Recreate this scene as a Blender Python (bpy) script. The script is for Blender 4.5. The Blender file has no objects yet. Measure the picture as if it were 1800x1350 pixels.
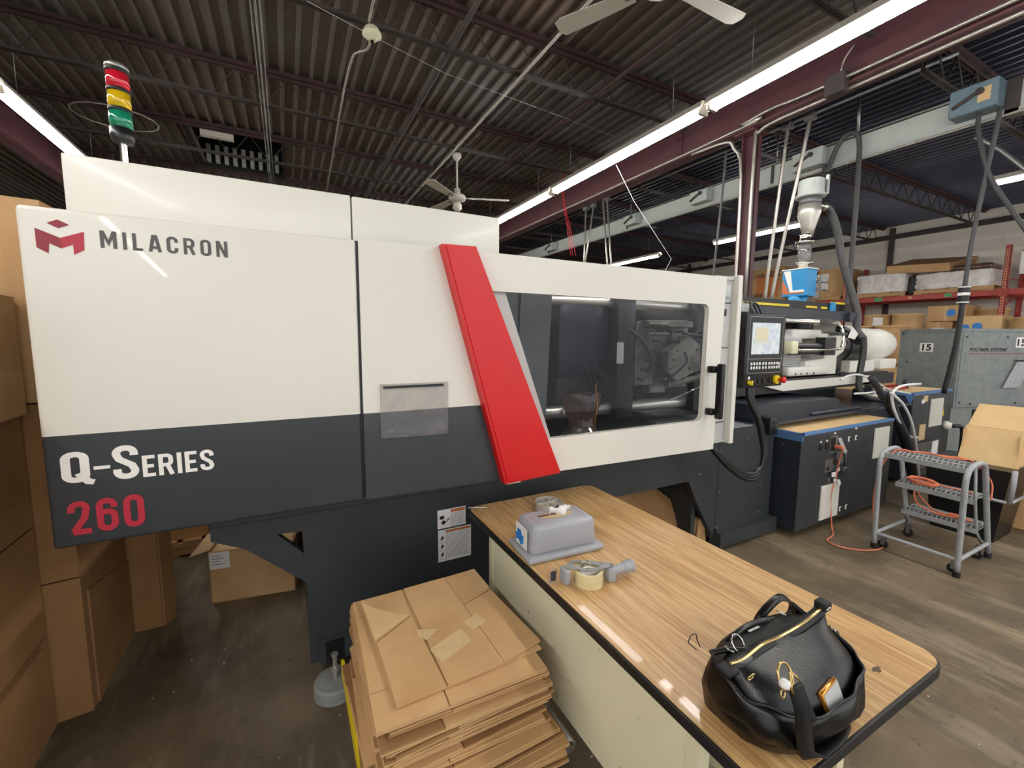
import bpy, bmesh, math, random
from mathutils import Vector, Matrix
random.seed(7)
R = math.radians
C = bpy.context.scene.collection
S = bpy.context.scene
# ---------------------------------------------------------------- camera, world, exposure
YAW, PITCH, ROLL, F = 0.48324123, -0.10855986, 0.00650726, 753.63
CAM = Vector((0, 0, 1.6))
fw = Vector((math.sin(YAW)*math.cos(PITCH), math.cos(YAW)*math.cos(PITCH), math.sin(PITCH)))
rt0 = Vector((math.cos(YAW), -math.sin(YAW), 0)); up0 = rt0.cross(fw)
rt = rt0*math.cos(ROLL)+up0*math.sin(ROLL); up = up0*math.cos(ROLL)-rt0*math.sin(ROLL)
cd = bpy.data.cameras.new('camera'); cam = bpy.data.objects.new('camera', cd); C.objects.link(cam)
cd.sensor_width = 36; cd.lens = F/1800*36; cd.clip_start = .05; cd.clip_end = 100
m = Matrix((( rt.x, up.x, -fw.x, CAM.x), (rt.y, up.y, -fw.y, CAM.y), (rt.z, up.z, -fw.z, CAM.z), (0, 0, 0, 1)))
cam.matrix_world = m
S.camera = cam
S.view_settings.view_transform = 'Standard'; S.view_settings.look = 'None'
S.view_settings.gamma = 1; S.view_settings.use_curve_mapping = False
S.view_settings.exposure = 0.48
w = bpy.data.worlds.new('world'); S.world = w; w.use_nodes = True
w.node_tree.nodes['Background'].inputs[0].default_value = (.97, .98, 1, 1)
w.node_tree.nodes['Background'].inputs[1].default_value = 1.0
TUBE = 42.0

def at(px, py, ax, v):
    """the point of the world plane ax = v that a point of the 1800x1350 photograph shows"""
    d = fw+rt*((px-900)/F)-up*((py-675)/F)
    i = 'xyz'.index(ax)
    return CAM+d*((v-CAM[i])/d[i])

# ---------------------------------------------------------------- materials
def lin(c):
    return tuple(((v/255)/12.92 if v/255 <= .04045 else (((v/255)+.055)/1.055)**2.4) for v in c)
def mix_rgb(nt, a, b, fac):
    n = nt.nodes.new('ShaderNodeMix'); n.data_type = 'RGBA'
    for k, v in ((6, a), (7, b)):
        if isinstance(v, tuple): n.inputs[k].default_value = (*v[:3], 1)
        else: nt.links.new(v, n.inputs[k])
    if isinstance(fac, (int, float)): n.inputs[0].default_value = fac
    else: nt.links.new(fac, n.inputs[0])
    return n.outputs[2]
def noise(nt, vec, scale, detail=4, rough=.6, dist=0):
    n = nt.nodes.new('ShaderNodeTexNoise'); n.inputs['Scale'].default_value = scale
    n.inputs['Detail'].default_value = detail; n.inputs['Roughness'].default_value = rough; n.inputs['Distortion'].default_value = dist
    if vec is not None: nt.links.new(vec, n.inputs['Vector'])
    return n.outputs['Fac']
def ramp(nt, fac, p0, p1):
    n = nt.nodes.new('ShaderNodeMapRange'); n.inputs[1].default_value = p0; n.inputs[2].default_value = p1
    nt.links.new(fac, n.inputs[0]); return n.outputs[0]
def mapping(nt, scale=(1, 1, 1), src='Object', rot=(0, 0, 0)):
    t = nt.nodes.new('ShaderNodeTexCoord'); mp = nt.nodes.new('ShaderNodeMapping')
    mp.inputs['Scale'].default_value = scale; mp.inputs['Rotation'].default_value = rot
    nt.links.new(t.outputs[src], mp.inputs['Vector']); return mp.outputs['Vector']
def base(name):
    mt = bpy.data.materials.new(name); mt.use_nodes = True
    return mt, mt.node_tree, mt.node_tree.nodes['Principled BSDF']
def bump(nt, p, fac, strength, dist=.01):
    b = nt.nodes.new('ShaderNodeBump'); b.inputs['Strength'].default_value = strength; b.inputs['Distance'].default_value = dist
    nt.links.new(fac, b.inputs['Height']); nt.links.new(b.outputs['Normal'], p.inputs['Normal'])
def pm(name, c, rough=.5, metal=0, var=.12, scale=6, bmp=0, bscale=80, coat=0, c2=None, stretch=(1, 1, 1), detail=4):
    mt, nt, p = base(name)
    a = lin(c); b = lin(c2) if c2 else tuple(v*(1-var*2) for v in a)
    v = mapping(nt, stretch)
    f = ramp(nt, noise(nt, v, scale, detail), .35, .7)
    nt.links.new(mix_rgb(nt, a, b, f), p.inputs['Base Color'])
    p.inputs['Roughness'].default_value = rough; p.inputs['Metallic'].default_value = metal
    if coat: p.inputs['Coat Weight'].default_value = coat; p.inputs['Coat Roughness'].default_value = .12
    if bmp: bump(nt, p, noise(nt, v, bscale, 3), bmp, .004)
    return mt
def emit(name, c, s):
    mt, nt, p = base(name)
    p.inputs['Base Color'].default_value = (*lin(c), 1)
    p.inputs['Emission Color'].default_value = (*lin(c), 1); p.inputs['Emission Strength'].default_value = s
    return mt
M = {}
M['white'] = pm('white_panel_paint', (226, 223, 212), .38, var=.02, scale=2, coat=.15, bmp=.03, bscale=300)
M['dark'] = pm('charcoal_paint', (54, 58, 60), .42, var=.08, scale=3, coat=.1)
M['navy'] = pm('slate_blue_paint', (44, 50, 60), .4, var=.12, scale=3, coat=.15)
M['red'] = pm('glossy_red_paint', (208, 10, 14), .34, var=.04, scale=2, coat=.05)
M['maroon'] = pm('maroon_decal', (140, 24, 40), .4, var=.03)
M['crimson'] = pm('crimson_decal', (178, 30, 52), .4, var=.03)
M['greytext'] = pm('grey_decal', (84, 82, 78), .5, var=.03)
M['whitetext'] = pm('white_decal', (240, 236, 228), .5, var=.02)
M['black'] = pm('black_plastic', (22, 22, 24), .35, var=.1)
M['blackrub'] = pm('black_rubber', (30, 30, 31), .5, var=.15)
M['hosegrey'] = pm('grey_hose', (78, 78, 78), .6, var=.1, scale=20)
M['greyplate'] = pm('grey_inner_panel', (190, 190, 186), .4, var=.03)
M['gsheet'] = pm('grey_guard_sheet', (120, 124, 124), .45, var=.1)
M['chrome'] = pm('polished_steel', (225, 222, 212), .12, 1, var=.05)
M['tiebar'] = pm('ground_steel_bar', (232, 228, 216), .3, .75, var=.04)
M['steel'] = pm('galvanised_steel', (165, 166, 164), .38, .85, var=.12, scale=25)
M['zinc'] = pm('bright_conduit', (196, 192, 182), .35, .7, var=.08, scale=12)
M['mould'] = pm('machined_steel', (150, 147, 138), .4, .5, var=.3, scale=8)
M['card'] = pm('brown_cardboard', (204, 166, 118), .8, c2=(188, 149, 101), scale=4, bmp=.08, bscale=60)
M['card2'] = pm('darker_cardboard', (160, 120, 76), .82, c2=(138, 101, 62), scale=3, bmp=.08, bscale=60)
M['cardlt'] = pm('pale_cardboard', (220, 188, 138), .8, c2=(208, 174, 124), scale=3)
M['cardedge'] = pm('cardboard_edge', (176, 132, 84), .9, c2=(128, 88, 50), scale=60)
M['tape'] = pm('paper_tape', (214, 186, 138), .5, var=.06, scale=20)
M['wood'] = pm('pallet_wood', (204, 168, 118), .7, c2=(168, 128, 84), scale=3, stretch=(1, 12, 12))
M['cream'] = pm('cream_steel', (224, 218, 184), .45, var=.03, scale=3)
M['paper'] = pm('paper', (235, 233, 228), .7, var=.03)
M['orange'] = pm('orange_print', (196, 108, 60), .6, var=.03)
M['bluelbl'] = pm('blue_tape', (48, 132, 214), .5, var=.08)
M['paintblue'] = pm('painters_blue', (88, 128, 176), .55, var=.08)
M['yellow'] = pm('yellow_plastic', (232, 206, 30), .4, var=.04)
M['leather'] = pm('black_leather', (7, 7, 8), .3, var=.2, scale=12, bmp=.15, bscale=160)
M['fabric'] = pm('black_webbing', (15, 15, 16), .6, var=.2, scale=60)
M['gold'] = pm('gold_metal', (214, 186, 126), .25, .9, var=.08)
M['greyplast'] = pm('grey_plastic', (164, 166, 172), .38, var=.03)
M['joist'] = pm('red_oxide_steel', (72, 48, 46), .6, c2=(56, 42, 40), scale=5)
M['web'] = pm('dark_web_steel', (72, 64, 60), .6, var=.15)
M['beam'] = pm('maroon_beam_paint', (98, 60, 64), .5, c2=(82, 52, 57), scale=4)
M['galv'] = pm('pale_grey_duct', (190, 196, 190), .45, var=.06, scale=6)
M['bluegrey'] = pm('blue_grey_enamel', (110, 132, 142), .45, var=.06)
M['chill'] = pm('weathered_grey_enamel', (128, 134, 130), .5, c2=(112, 118, 116), scale=12, bmp=.05, bscale=120)
M['rack'] = pm('rack_red', (182, 66, 54), .5, c2=(150, 52, 46), scale=10)
M['wrap'] = pm('white_shrink_wrap', (236, 232, 228), .45, c2=(206, 198, 190), scale=9, bmp=.5, bscale=14, coat=.15)
M['blue'] = pm('loader_blue', (42, 140, 196), .4, var=.05)
M['whitecast'] = pm('white_casting', (232, 230, 220), .42, var=.04, scale=6, bmp=.1, bscale=40)
M['ocord'] = pm('orange_cord', (228, 128, 92), .45, var=.08)
M['redcord'] = pm('red_cord', (190, 40, 44), .45, var=.08)
M['whitecord'] = pm('white_cord', (226, 226, 224), .45, var=.03)
M['grating'] = pm('grey_tread', (172, 175, 176), .45, .1, var=.12, scale=40)
M['recess_shade'] = pm('recess_shade_tone', (22, 26, 26), .8, var=.2)  # near-black colour that paints the shade inside recesses
M['fanwhite'] = pm('fan_white', (206, 200, 188), .45, var=.04)
M['ivory'] = pm('ivory_plastic', (226, 222, 190), .45, var=.03)
M['rubbergrey'] = pm('grey_mount_rubber', (150, 152, 148), .6, var=.12, scale=20)
M['bag'] = pm('brown_poly_bag', (110, 84, 70), .2, c2=(60, 46, 40), scale=5, bmp=.8, bscale=12, coat=.6)
M['marker'] = pm('marker_ink', (34, 28, 26), .7, var=.1)
M['green'] = pm('green_tag', (60, 170, 110), .5, var=.05)
M['tread'] = pm('tread_plate', (196, 198, 200), .3, .8, var=.1, scale=30)
M['darkhose'] = pm('dark_ribbed_hose', (52, 52, 54), .6, var=.15, scale=30)
M['copper'] = pm('amber_case', (206, 140, 60), .15, .6, var=.2)
def lens(name, c):
    mt, nt, p = base(name)
    v = mapping(nt, (1, 1, 1)); f = noise(nt, v, 60)
    nt.links.new(mix_rgb(nt, lin(c), tuple(x*.75 for x in lin(c)), f), p.inputs['Base Color'])
    p.inputs['Roughness'].default_value = .12; p.inputs['Coat Weight'].default_value = .8
    p.inputs['Transmission Weight'].default_value = .25
    return mt
M['lred'] = lens('red_lens', (226, 20, 50)); M['lyel'] = lens('yellow_lens', (240, 200, 10)); M['lgrn'] = lens('green_lens', (10, 150, 110))
def clear(name, tint, gl=.08, alpha=.25, rough=.03, wr=0):
    mt = bpy.data.materials.new(name); mt.use_nodes = True; nt = mt.node_tree; nt.nodes.clear()
    o = nt.nodes.new('ShaderNodeOutputMaterial'); t = nt.nodes.new('ShaderNodeBsdfTransparent'); t.inputs[0].default_value = (*tint, 1)
    p = nt.nodes.new('ShaderNodeBsdfPrincipled'); p.inputs['Base Color'].default_value = (.5, .5, .52, 1); p.inputs['Roughness'].default_value = rough
    fr = nt.nodes.new('ShaderNodeLayerWeight'); fr.inputs[0].default_value = .5
    pw = nt.nodes.new('ShaderNodeMath'); pw.operation = 'POWER'; pw.inputs[1].default_value = 5; nt.links.new(fr.outputs['Facing'], pw.inputs[0])
    g = nt.nodes.new('ShaderNodeBsdfGlossy'); g.inputs['Roughness'].default_value = rough
    m1 = nt.nodes.new('ShaderNodeMixShader'); m2 = nt.nodes.new('ShaderNodeMixShader')
    v = mapping(nt, (1, 1, 1)); f = noise(nt, v, 6 if not wr else 14, 5)
    r = nt.nodes.new('ShaderNodeMapRange'); r.inputs[1].default_value = .4; r.inputs[2].default_value = .8; r.inputs[3].default_value = alpha*.4; r.inputs[4].default_value = alpha
    nt.links.new(f, r.inputs[0]); nt.links.new(r.outputs[0], m1.inputs[0])
    nt.links.new(t.outputs[0], m1.inputs[1]); nt.links.new(p.outputs[0], m1.inputs[2])
    ad = nt.nodes.new('ShaderNodeMath'); ad.operation = 'ADD'; ad.inputs[1].default_value = gl*.5; ad.use_clamp = True
    nt.links.new(pw.outputs[0], ad.inputs[0]); nt.links.new(ad.outputs[0], m2.inputs[0])
    nt.links.new(m1.outputs[0], m2.inputs[1]); nt.links.new(g.outputs[0], m2.inputs[2])
    if wr:
        b = nt.nodes.new('ShaderNodeBump'); b.inputs['Strength'].default_value = wr; b.inputs['Distance'].default_value = .01
        nt.links.new(f, b.inputs['Height'])
        for n in (p, g): nt.links.new(b.outputs[0], n.inputs['Normal'])
    nt.links.new(m2.outputs[0], o.inputs[0]); return mt
M['glass'] = clear('smoked_polycarbonate', (.78, .79, .81), .02, .02)
M['film'] = clear('clear_film', (.93, .91, .9), .04, .22, .15, .5)
M['clearplast'] = clear('clear_tube', (.85, .86, .86), .15, .35, .08)
def two_tone():
    mt, nt, p = base('two_tone_paint')
    g = nt.nodes.new('ShaderNodeNewGeometry'); s = nt.nodes.new('ShaderNodeSeparateXYZ'); nt.links.new(g.outputs['Position'], s.inputs[0])
    c = nt.nodes.new('ShaderNodeMath'); c.operation = 'GREATER_THAN'; c.inputs[1].default_value = 1.305; nt.links.new(s.outputs[2], c.inputs[0])
    v = mapping(nt); f = noise(nt, v, 2.2)
    wc = mix_rgb(nt, lin((226, 223, 212)), lin((219, 216, 204)), f); dc = mix_rgb(nt, lin((56, 61, 64)), lin((48, 52, 55)), f)
    nt.links.new(mix_rgb(nt, dc, wc, c.outputs[0]), p.inputs['Base Color'])
    p.inputs['Roughness'].default_value = .38; p.inputs['Coat Weight'].default_value = .15
    return mt
M['twotone'] = two_tone()
def floor_mat():
    mt, nt, p = base('worn_concrete')
    v = mapping(nt); v2 = mapping(nt, (1, .25, 1), rot=(0, 0, .5))
    a = mix_rgb(nt, lin((122, 106, 82)), lin((74, 62, 46)), ramp(nt, noise(nt, v, 1.1, 6), .35, .65))
    b = mix_rgb(nt, a, lin((160, 146, 122)), ramp(nt, noise(nt, v2, 3.5, 8, .7), .5, .75))
    c = mix_rgb(nt, b, lin((50, 42, 34)), ramp(nt, noise(nt, v, 14, 6, .75), .60, .72))
    nt.links.new(c, p.inputs['Base Color'])
    nt.links.new(ramp(nt, noise(nt, v, 3, 4), -.6, 1.0), p.inputs['Roughness'])
    bump(nt, p, noise(nt, v, 60, 4), .12, .004)
    return mt
M['floor'] = floor_mat()
def deck_mat(name, c1, c2, c3):
    mt, nt, p = base(name)
    v = mapping(nt, (1, .12, 1)); v2 = mapping(nt)
    a = mix_rgb(nt, lin(c1), lin(c2), ramp(nt, noise(nt, v2, .35, 3), .4, .6))
    b = mix_rgb(nt, a, lin(c3), ramp(nt, noise(nt, v, 7, 5, .7), .5, .75))
    nt.links.new(b, p.inputs['Base Color']); p.inputs['Roughness'].default_value = .42; p.inputs['Metallic'].default_value = .35
    return mt
M['deck'] = deck_mat('old_galvanised_deck', (136, 136, 132), (130, 114, 102), (104, 102, 98))
M['deck2'] = deck_mat('slate_toned_deck', (86, 88, 104), (74, 76, 92), (100, 102, 114))  # darker, bluer tone for the deck beyond the beam
def laminate():
    mt, nt, p = base('oak_laminate')
    v = mapping(nt, (26, 1.5, 1)); v2 = mapping(nt, (110, 2.2, 1)); v3 = mapping(nt)
    a = mix_rgb(nt, lin((222, 184, 128)), lin((186, 142, 90)), ramp(nt, noise(nt, v, 1.6, 5, .6, .8), .4, .66))
    b = mix_rgb(nt, a, lin((150, 108, 64)), ramp(nt, noise(nt, v2, 1.5, 4, .7, .4), .5, .7))
    nt.links.new(b, p.inputs['Base Color']); p.inputs['Roughness'].default_value = .34; p.inputs['Coat Weight'].default_value = .15
    return mt
M['laminate'] = laminate()
def scuffed():
    mt, nt, p = base('scuffed_cream_steel')
    v = mapping(nt); v2 = mapping(nt, (1, 3.5, 1.2))
    a = mix_rgb(nt, lin((236, 231, 200)), lin((220, 213, 178)), noise(nt, v, 3))
    b = mix_rgb(nt, a, lin((70, 64, 50)), ramp(nt, noise(nt, v2, 9, 7, .7), .64, .69))
    nt.links.new(b, p.inputs['Base Color']); p.inputs['Roughness'].default_value = .45
    return mt
M['scuffed'] = scuffed()
def wall_mat():
    mt, nt, p = base('painted_block_wall')
    v = mapping(nt); v2 = mapping(nt, (1, 1, .2))
    a = mix_rgb(nt, lin((236, 228, 216)), lin((222, 212, 198)), ramp(nt, noise(nt, v, .6, 5), .35, .7))
    b = mix_rgb(nt, a, lin((196, 184, 170)), ramp(nt, noise(nt, v2, 2.4, 6), .6, .8))
    nt.links.new(b, p.inputs['Base Color']); p.inputs['Roughness'].default_value = .8
    return mt
M['wall'] = wall_mat()
def screen_mat():
    mt, nt, p = base('control_screen')
    t = nt.nodes.new('ShaderNodeTexCoord'); g = nt.nodes.new('ShaderNodeTexVoronoi'); g.distance = 'CHEBYCHEV'; g.inputs['Scale'].default_value = 24
    nt.links.new(t.outputs['Object'], g.inputs['Vector'])
    col = mix_rgb(nt, lin((150, 162, 178)), lin((196, 200, 190)), g.outputs['Distance'])
    nt.links.new(col, p.inputs['Base Color']); nt.links.new(col, p.inputs['Emission Color'])
    p.inputs['Emission Strength'].default_value = .35; p.inputs['Roughness'].default_value = .15
    return mt
M['screen'] = screen_mat()
M['tubew'] = emit('lit_tube', (255, 253, 250), TUBE)

# ---------------------------------------------------------------- mesh builder
class MB:
    def __init__(s): s.bm = bmesh.new(); s.mats = []
    def mi(s, mat):
        if mat is None: return 0
        if mat not in s.mats: s.mats.append(mat)
        return s.mats.index(mat)
    def _add(s, vs, fs, mat=None, smooth=False, X=None):
        k = s.mi(mat); b = [s.bm.verts.new(X @ Vector(v) if X else v) for v in vs]
        for f in fs:
            try: q = s.bm.faces.new([b[i] for i in f])
            except ValueError: continue
            q.material_index = k; q.smooth = smooth
        return s
    def box(s, x0, y0, z0, x1, y1, z1, mat=None, X=None):
        vs = [(x, y, z) for z in (z0, z1) for y in (y0, y1) for x in (x0, x1)]
        return s._add(vs, [(0, 2, 3, 1), (4, 5, 7, 6), (0, 1, 5, 4), (2, 6, 7, 3), (0, 4, 6, 2), (1, 3, 7, 5)], mat, False, X)
    def rbox(s, x0, y0, z0, x1, y1, z1, r=.01, seg=2, mat=None, X=None, taper=0):
        t = bmesh.new(); bmesh.ops.create_cube(t, size=1)
        for v in t.verts:
            k = 1-taper*(v.co.z+.5)
            v.co = Vector(((x0+x1)/2+v.co.x*(x1-x0)*k, (y0+y1)/2+v.co.y*(y1-y0)*k, (z0+z1)/2+v.co.z*(z1-z0)))
        bmesh.ops.bevel(t, geom=t.edges[:], offset=r, segments=seg, profile=.5, affect='EDGES')
        t.verts.index_update()
        s._add([v.co.copy() for v in t.verts], [[v.index for v in f.verts] for f in t.faces], mat, seg > 1, X)
        t.free(); return s
    def cyl(s, p0, p1, r0, r1=None, n=16, mat=None, smooth=True, caps=True, X=None):
        p0 = Vector(p0); p1 = Vector(p1); r1 = r0 if r1 is None else r1
        d = (p1-p0).normalized(); a = d.orthogonal().normalized(); b = d.cross(a)
        vs = [p+(a*math.cos(2*math.pi*i/n)+b*math.sin(2*math.pi*i/n))*r for p, r in ((p0, r0), (p1, r1)) for i in range(n)]
        s._add(vs, [(i, (i+1) % n, n+(i+1) % n, n+i) for i in range(n)], mat, smooth, X)
        if caps:
            if r0 > 0: s._add(vs[:n], [tuple(reversed(range(n)))], mat, False, X)
            if r1 > 0: s._add(vs[n:], [tuple(range(n))], mat, False, X)
        return s
    def tube(s, pts, r, n=8, mat=None, closed=False, sm=0, X=None, rx=None):
        pts = [Vector(p) for p in pts]
        if sm: pts = spline(pts, sm, closed)
        N = len(pts); d0 = (pts[1]-pts[0]).normalized(); a = d0.orthogonal().normalized(); vs = []
        for i, p in enumerate(pts):
            if closed: d = (pts[(i+1) % N]-pts[i-1]).normalized()
            else: d = (pts[min(i+1, N-1)]-pts[max(i-1, 0)]).normalized()
            a = (a-d*a.dot(d)); a = a.normalized() if a.length > 1e-6 else d.orthogonal().normalized()
            b = d.cross(a); rr = r[i*(len(r)-1)//(N-1)] if isinstance(r, (list, tuple)) else r
            vs += [p+(a*math.cos(2*math.pi*k/n)+b*math.sin(2*math.pi*k/n))*rr for k in range(n)]
        fs = [(i*n+k, i*n+(k+1) % n, (i+1)*n+(k+1) % n, (i+1)*n+k) for i in range(N-1) for k in range(n)]
        if closed: fs += [((N-1)*n+k, (N-1)*n+(k+1) % n, (k+1) % n, k) for k in range(n)]
        else: fs += [tuple(reversed(range(n))), tuple((N-1)*n+k for k in range(n))]
        return s._add(vs, fs, mat, True, X)
    def ribbon(s, pts, wdt, th, wdir=None, mat=None, sm=6, wv=None, X=None):
        pts = [Vector(p) for p in pts]
        if sm: pts = spline(pts, sm)
        N = len(pts); vs = []
        for i, p in enumerate(pts):
            d = (pts[min(i+1, N-1)]-pts[max(i-1, 0)]).normalized()
            wd = Vector(wdir) if wdir is not None else Vector(wv[0]).lerp(Vector(wv[1]), i/(N-1))
            wd = (wd-d*wd.dot(d)).normalized(); nn = d.cross(wd)
            vs += [p+wd*wdt/2+nn*th/2, p-wd*wdt/2+nn*th/2, p-wd*wdt/2-nn*th/2, p+wd*wdt/2-nn*th/2]
        fs = [(i*4+k, i*4+(k+1) % 4, (i+1)*4+(k+1) % 4, (i+1)*4+k) for i in range(N-1) for k in range(4)]+[(3, 2, 1, 0), (N*4-4, N*4-3, N*4-2, N*4-1)]
        return s._add(vs, fs, mat, True, X)
    def lathe(s, prof, c=(0, 0, 0), n=24, mat=None, smooth=True, axis='z', X=None):
        c = Vector(c); vs = []
        for r, h in prof:
            for i in range(n):
                t = 2*math.pi*i/n; u, v = r*math.cos(t), r*math.sin(t)
                vs.append(c+Vector({'z': (u, v, h), 'x': (h, u, v), 'y': (u, h, v)}[axis]))
        fs = [(j*n+i, j*n+(i+1) % n, (j+1)*n+(i+1) % n, (j+1)*n+i) for j in range(len(prof)-1) for i in range(n)]
        fs += [tuple(reversed(range(n))), tuple((len(prof)-1)*n+i for i in range(n))]
        return s._add(vs, fs, mat, smooth, X)
    def prism(s, poly, ax, a, b, mat=None, X=None):
        """poly in the plane across ax, from a to b along ax"""
        def q(u, v, t): return {'x': (t, u, v), 'y': (u, t, v), 'z': (u, v, t)}[ax]
        n = len(poly); vs = [q(u, v, a) for u, v in poly]+[q(u, v, b) for u, v in poly]
        return s._add(vs, [tuple(range(n)), tuple(reversed(range(n, 2*n)))]+[(i, (i+1) % n, n+(i+1) % n, n+i) for i in range(n)], mat, False, X)
    def loft(s, rings, mat=None, smooth=True, cap=True, X=None):
        n = len(rings[0]); vs = [p for r in rings for p in r]
        fs = [(j*n+i, j*n+(i+1) % n, (j+1)*n+(i+1) % n, (j+1)*n+i) for j in range(len(rings)-1) for i in range(n)]
        if cap: fs += [tuple(reversed(range(n))), tuple((len(rings)-1)*n+i for i in range(n))]
        return s._add(vs, fs, mat, smooth, X)
    def build(s, name, mat=None, parent=None, **kw):
        if isinstance(mat, str): mat = M[mat]
        me = bpy.data.meshes.new(name)
        bmesh.ops.recalc_face_normals(s.bm, faces=s.bm.faces[:])
        s.bm.to_mesh(me); s.bm.free()
        for k in (s.mats or [mat]): me.materials.append(k if k is not None else mat)
        return link(name, me, parent, **kw)
def link(name, me, parent=None, label=None, cat=None, group=None, kind=None):
    o = bpy.data.objects.new(name, me); C.objects.link(o)
    if parent is not None:
        o.parent = parent
        if parent.parent is None and parent.data is None: o.location = -parent.location
    tag(o, label, cat, group, kind); return o
def spline(pts, k, closed=False):
    out = []; N = len(pts)
    rng = range(N if closed else N-1)
    for i in rng:
        p1, p2 = pts[i], pts[(i+1) % N]
        p0 = pts[i-1] if (i > 0 or closed) else p1*2-p2
        p3 = pts[(i+2) % N] if (i+2 < N or closed) else p2*2-p1
        for j in range(k):
            t = j/k
            out.append(.5*((2*p1)+(p2-p0)*t+(2*p0-5*p1+4*p2-p3)*t*t+(3*p1-p0-3*p2+p3)*t**3))
    if not closed: out.append(pts[-1])
    return out
def tag(o, label=None, cat=None, group=None, kind=None):
    for k, v in (('label', label), ('category', cat), ('group', group), ('kind', kind)):
        if v: o[k] = v
    return o
def thing(name, label, cat, loc=(0, 0, 0), group=None):
    o = bpy.data.objects.new(name, None); C.objects.link(o); o.location = loc; o.empty_display_size = .1
    return tag(o, label, cat, group)
def dup(root, loc=None, rz=None, label=None, group=None):
    r = root.copy(); C.objects.link(r)
    if loc is not None: r.location = loc
    if rz is not None: r.rotation_euler = (0, 0, rz)
    if label: r['label'] = label
    if group: r['group'] = group
    for ch in list(root.children):
        c = ch.copy(); C.objects.link(c); c.parent = r
        for g in list(ch.children):
            d = g.copy(); C.objects.link(d); d.parent = c
    return r
def plate(name, outer, holes, ax, c, th, mat, parent=None, bev=0, **kw):
    """flat plate with holes cut through it, lying across ax, centred on c"""
    cu = bpy.data.curves.new(name, 'CURVE'); cu.dimensions = '2D'; cu.fill_mode = 'BOTH'; cu.extrude = th/2; cu.bevel_depth = bev
    for poly in [outer]+holes:
        sp = cu.splines.new('POLY'); sp.points.add(len(poly)-1); sp.use_cyclic_u = True
        for i, (u, v) in enumerate(poly): sp.points[i].co = (u, v, 0, 1)
    o = bpy.data.objects.new(name, cu); C.objects.link(o)
    me = bpy.data.meshes.new_from_object(o.evaluated_get(bpy.context.evaluated_depsgraph_get()))
    bpy.data.objects.remove(o); bpy.data.curves.remove(cu); me.name = name
    for v in me.vertices:
        a, b, t = v.co
        v.co = {'y': (a, c-t, b), 'x': (c+t, a, b), 'z': (a, b, c+t)}[ax]
    me.materials.clear(); me.materials.append(M[mat] if isinstance(mat, str) else mat)
    return link(name, me, parent, **kw)
def arc(cx, cy, r, a0, a1, n=6): return [(cx+r*math.cos(R(a0+(a1-a0)*i/n)), cy+r*math.sin(R(a0+(a1-a0)*i/n))) for i in range(n+1)]
def rrect(x0, y0, x1, y1, r, n=6): return arc(x0+r, y0+r, r, 180, 270, n)+arc(x1-r, y0+r, r, 270, 360, n)+arc(x1-r, y1-r, r, 0, 90, n)+arc(x0+r, y1-r, r, 90, 180, n)
def text(s, h, X, mat, parent, name='lettering', sx=1.0, w=None, bold=0, shear=0, space=1, **kw):
    """flat lettering of cap height h; X maps the text plane (x right, y up) into the world; w = total width"""
    cu = bpy.data.curves.new(name, 'FONT'); cu.body = s; cu.extrude = .0004; cu.offset = bold; cu.shear = shear; cu.space_character = space; cu.resolution_u = 3
    o = bpy.data.objects.new(name, cu); C.objects.link(o)
    me = bpy.data.meshes.new_from_object(o.evaluated_get(bpy.context.evaluated_depsgraph_get()))
    bpy.data.objects.remove(o); bpy.data.curves.remove(cu); me.name = name
    xs = [v.co.x for v in me.vertices]; ys = [v.co.y for v in me.vertices]
    x0, y0 = min(xs), min(ys); k = h/(max(ys)-y0); kx = (w/(max(xs)-x0)) if w else k*sx
    for v in me.vertices: v.co = X @ Vector(((v.co.x-x0)*kx, (v.co.y-y0)*k, v.co.z))
    me.materials.clear(); me.materials.append(M[mat] if isinstance(mat, str) else mat)
    return link(name, me, parent, **kw)
AR = lambda cx, cy, rx, ry, a0, a1, n=8: [(cx+rx*math.cos(R(a0+(a1-a0)*i/n)), cy+ry*math.sin(R(a0+(a1-a0)*i/n))) for i in range(n+1)]
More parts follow.
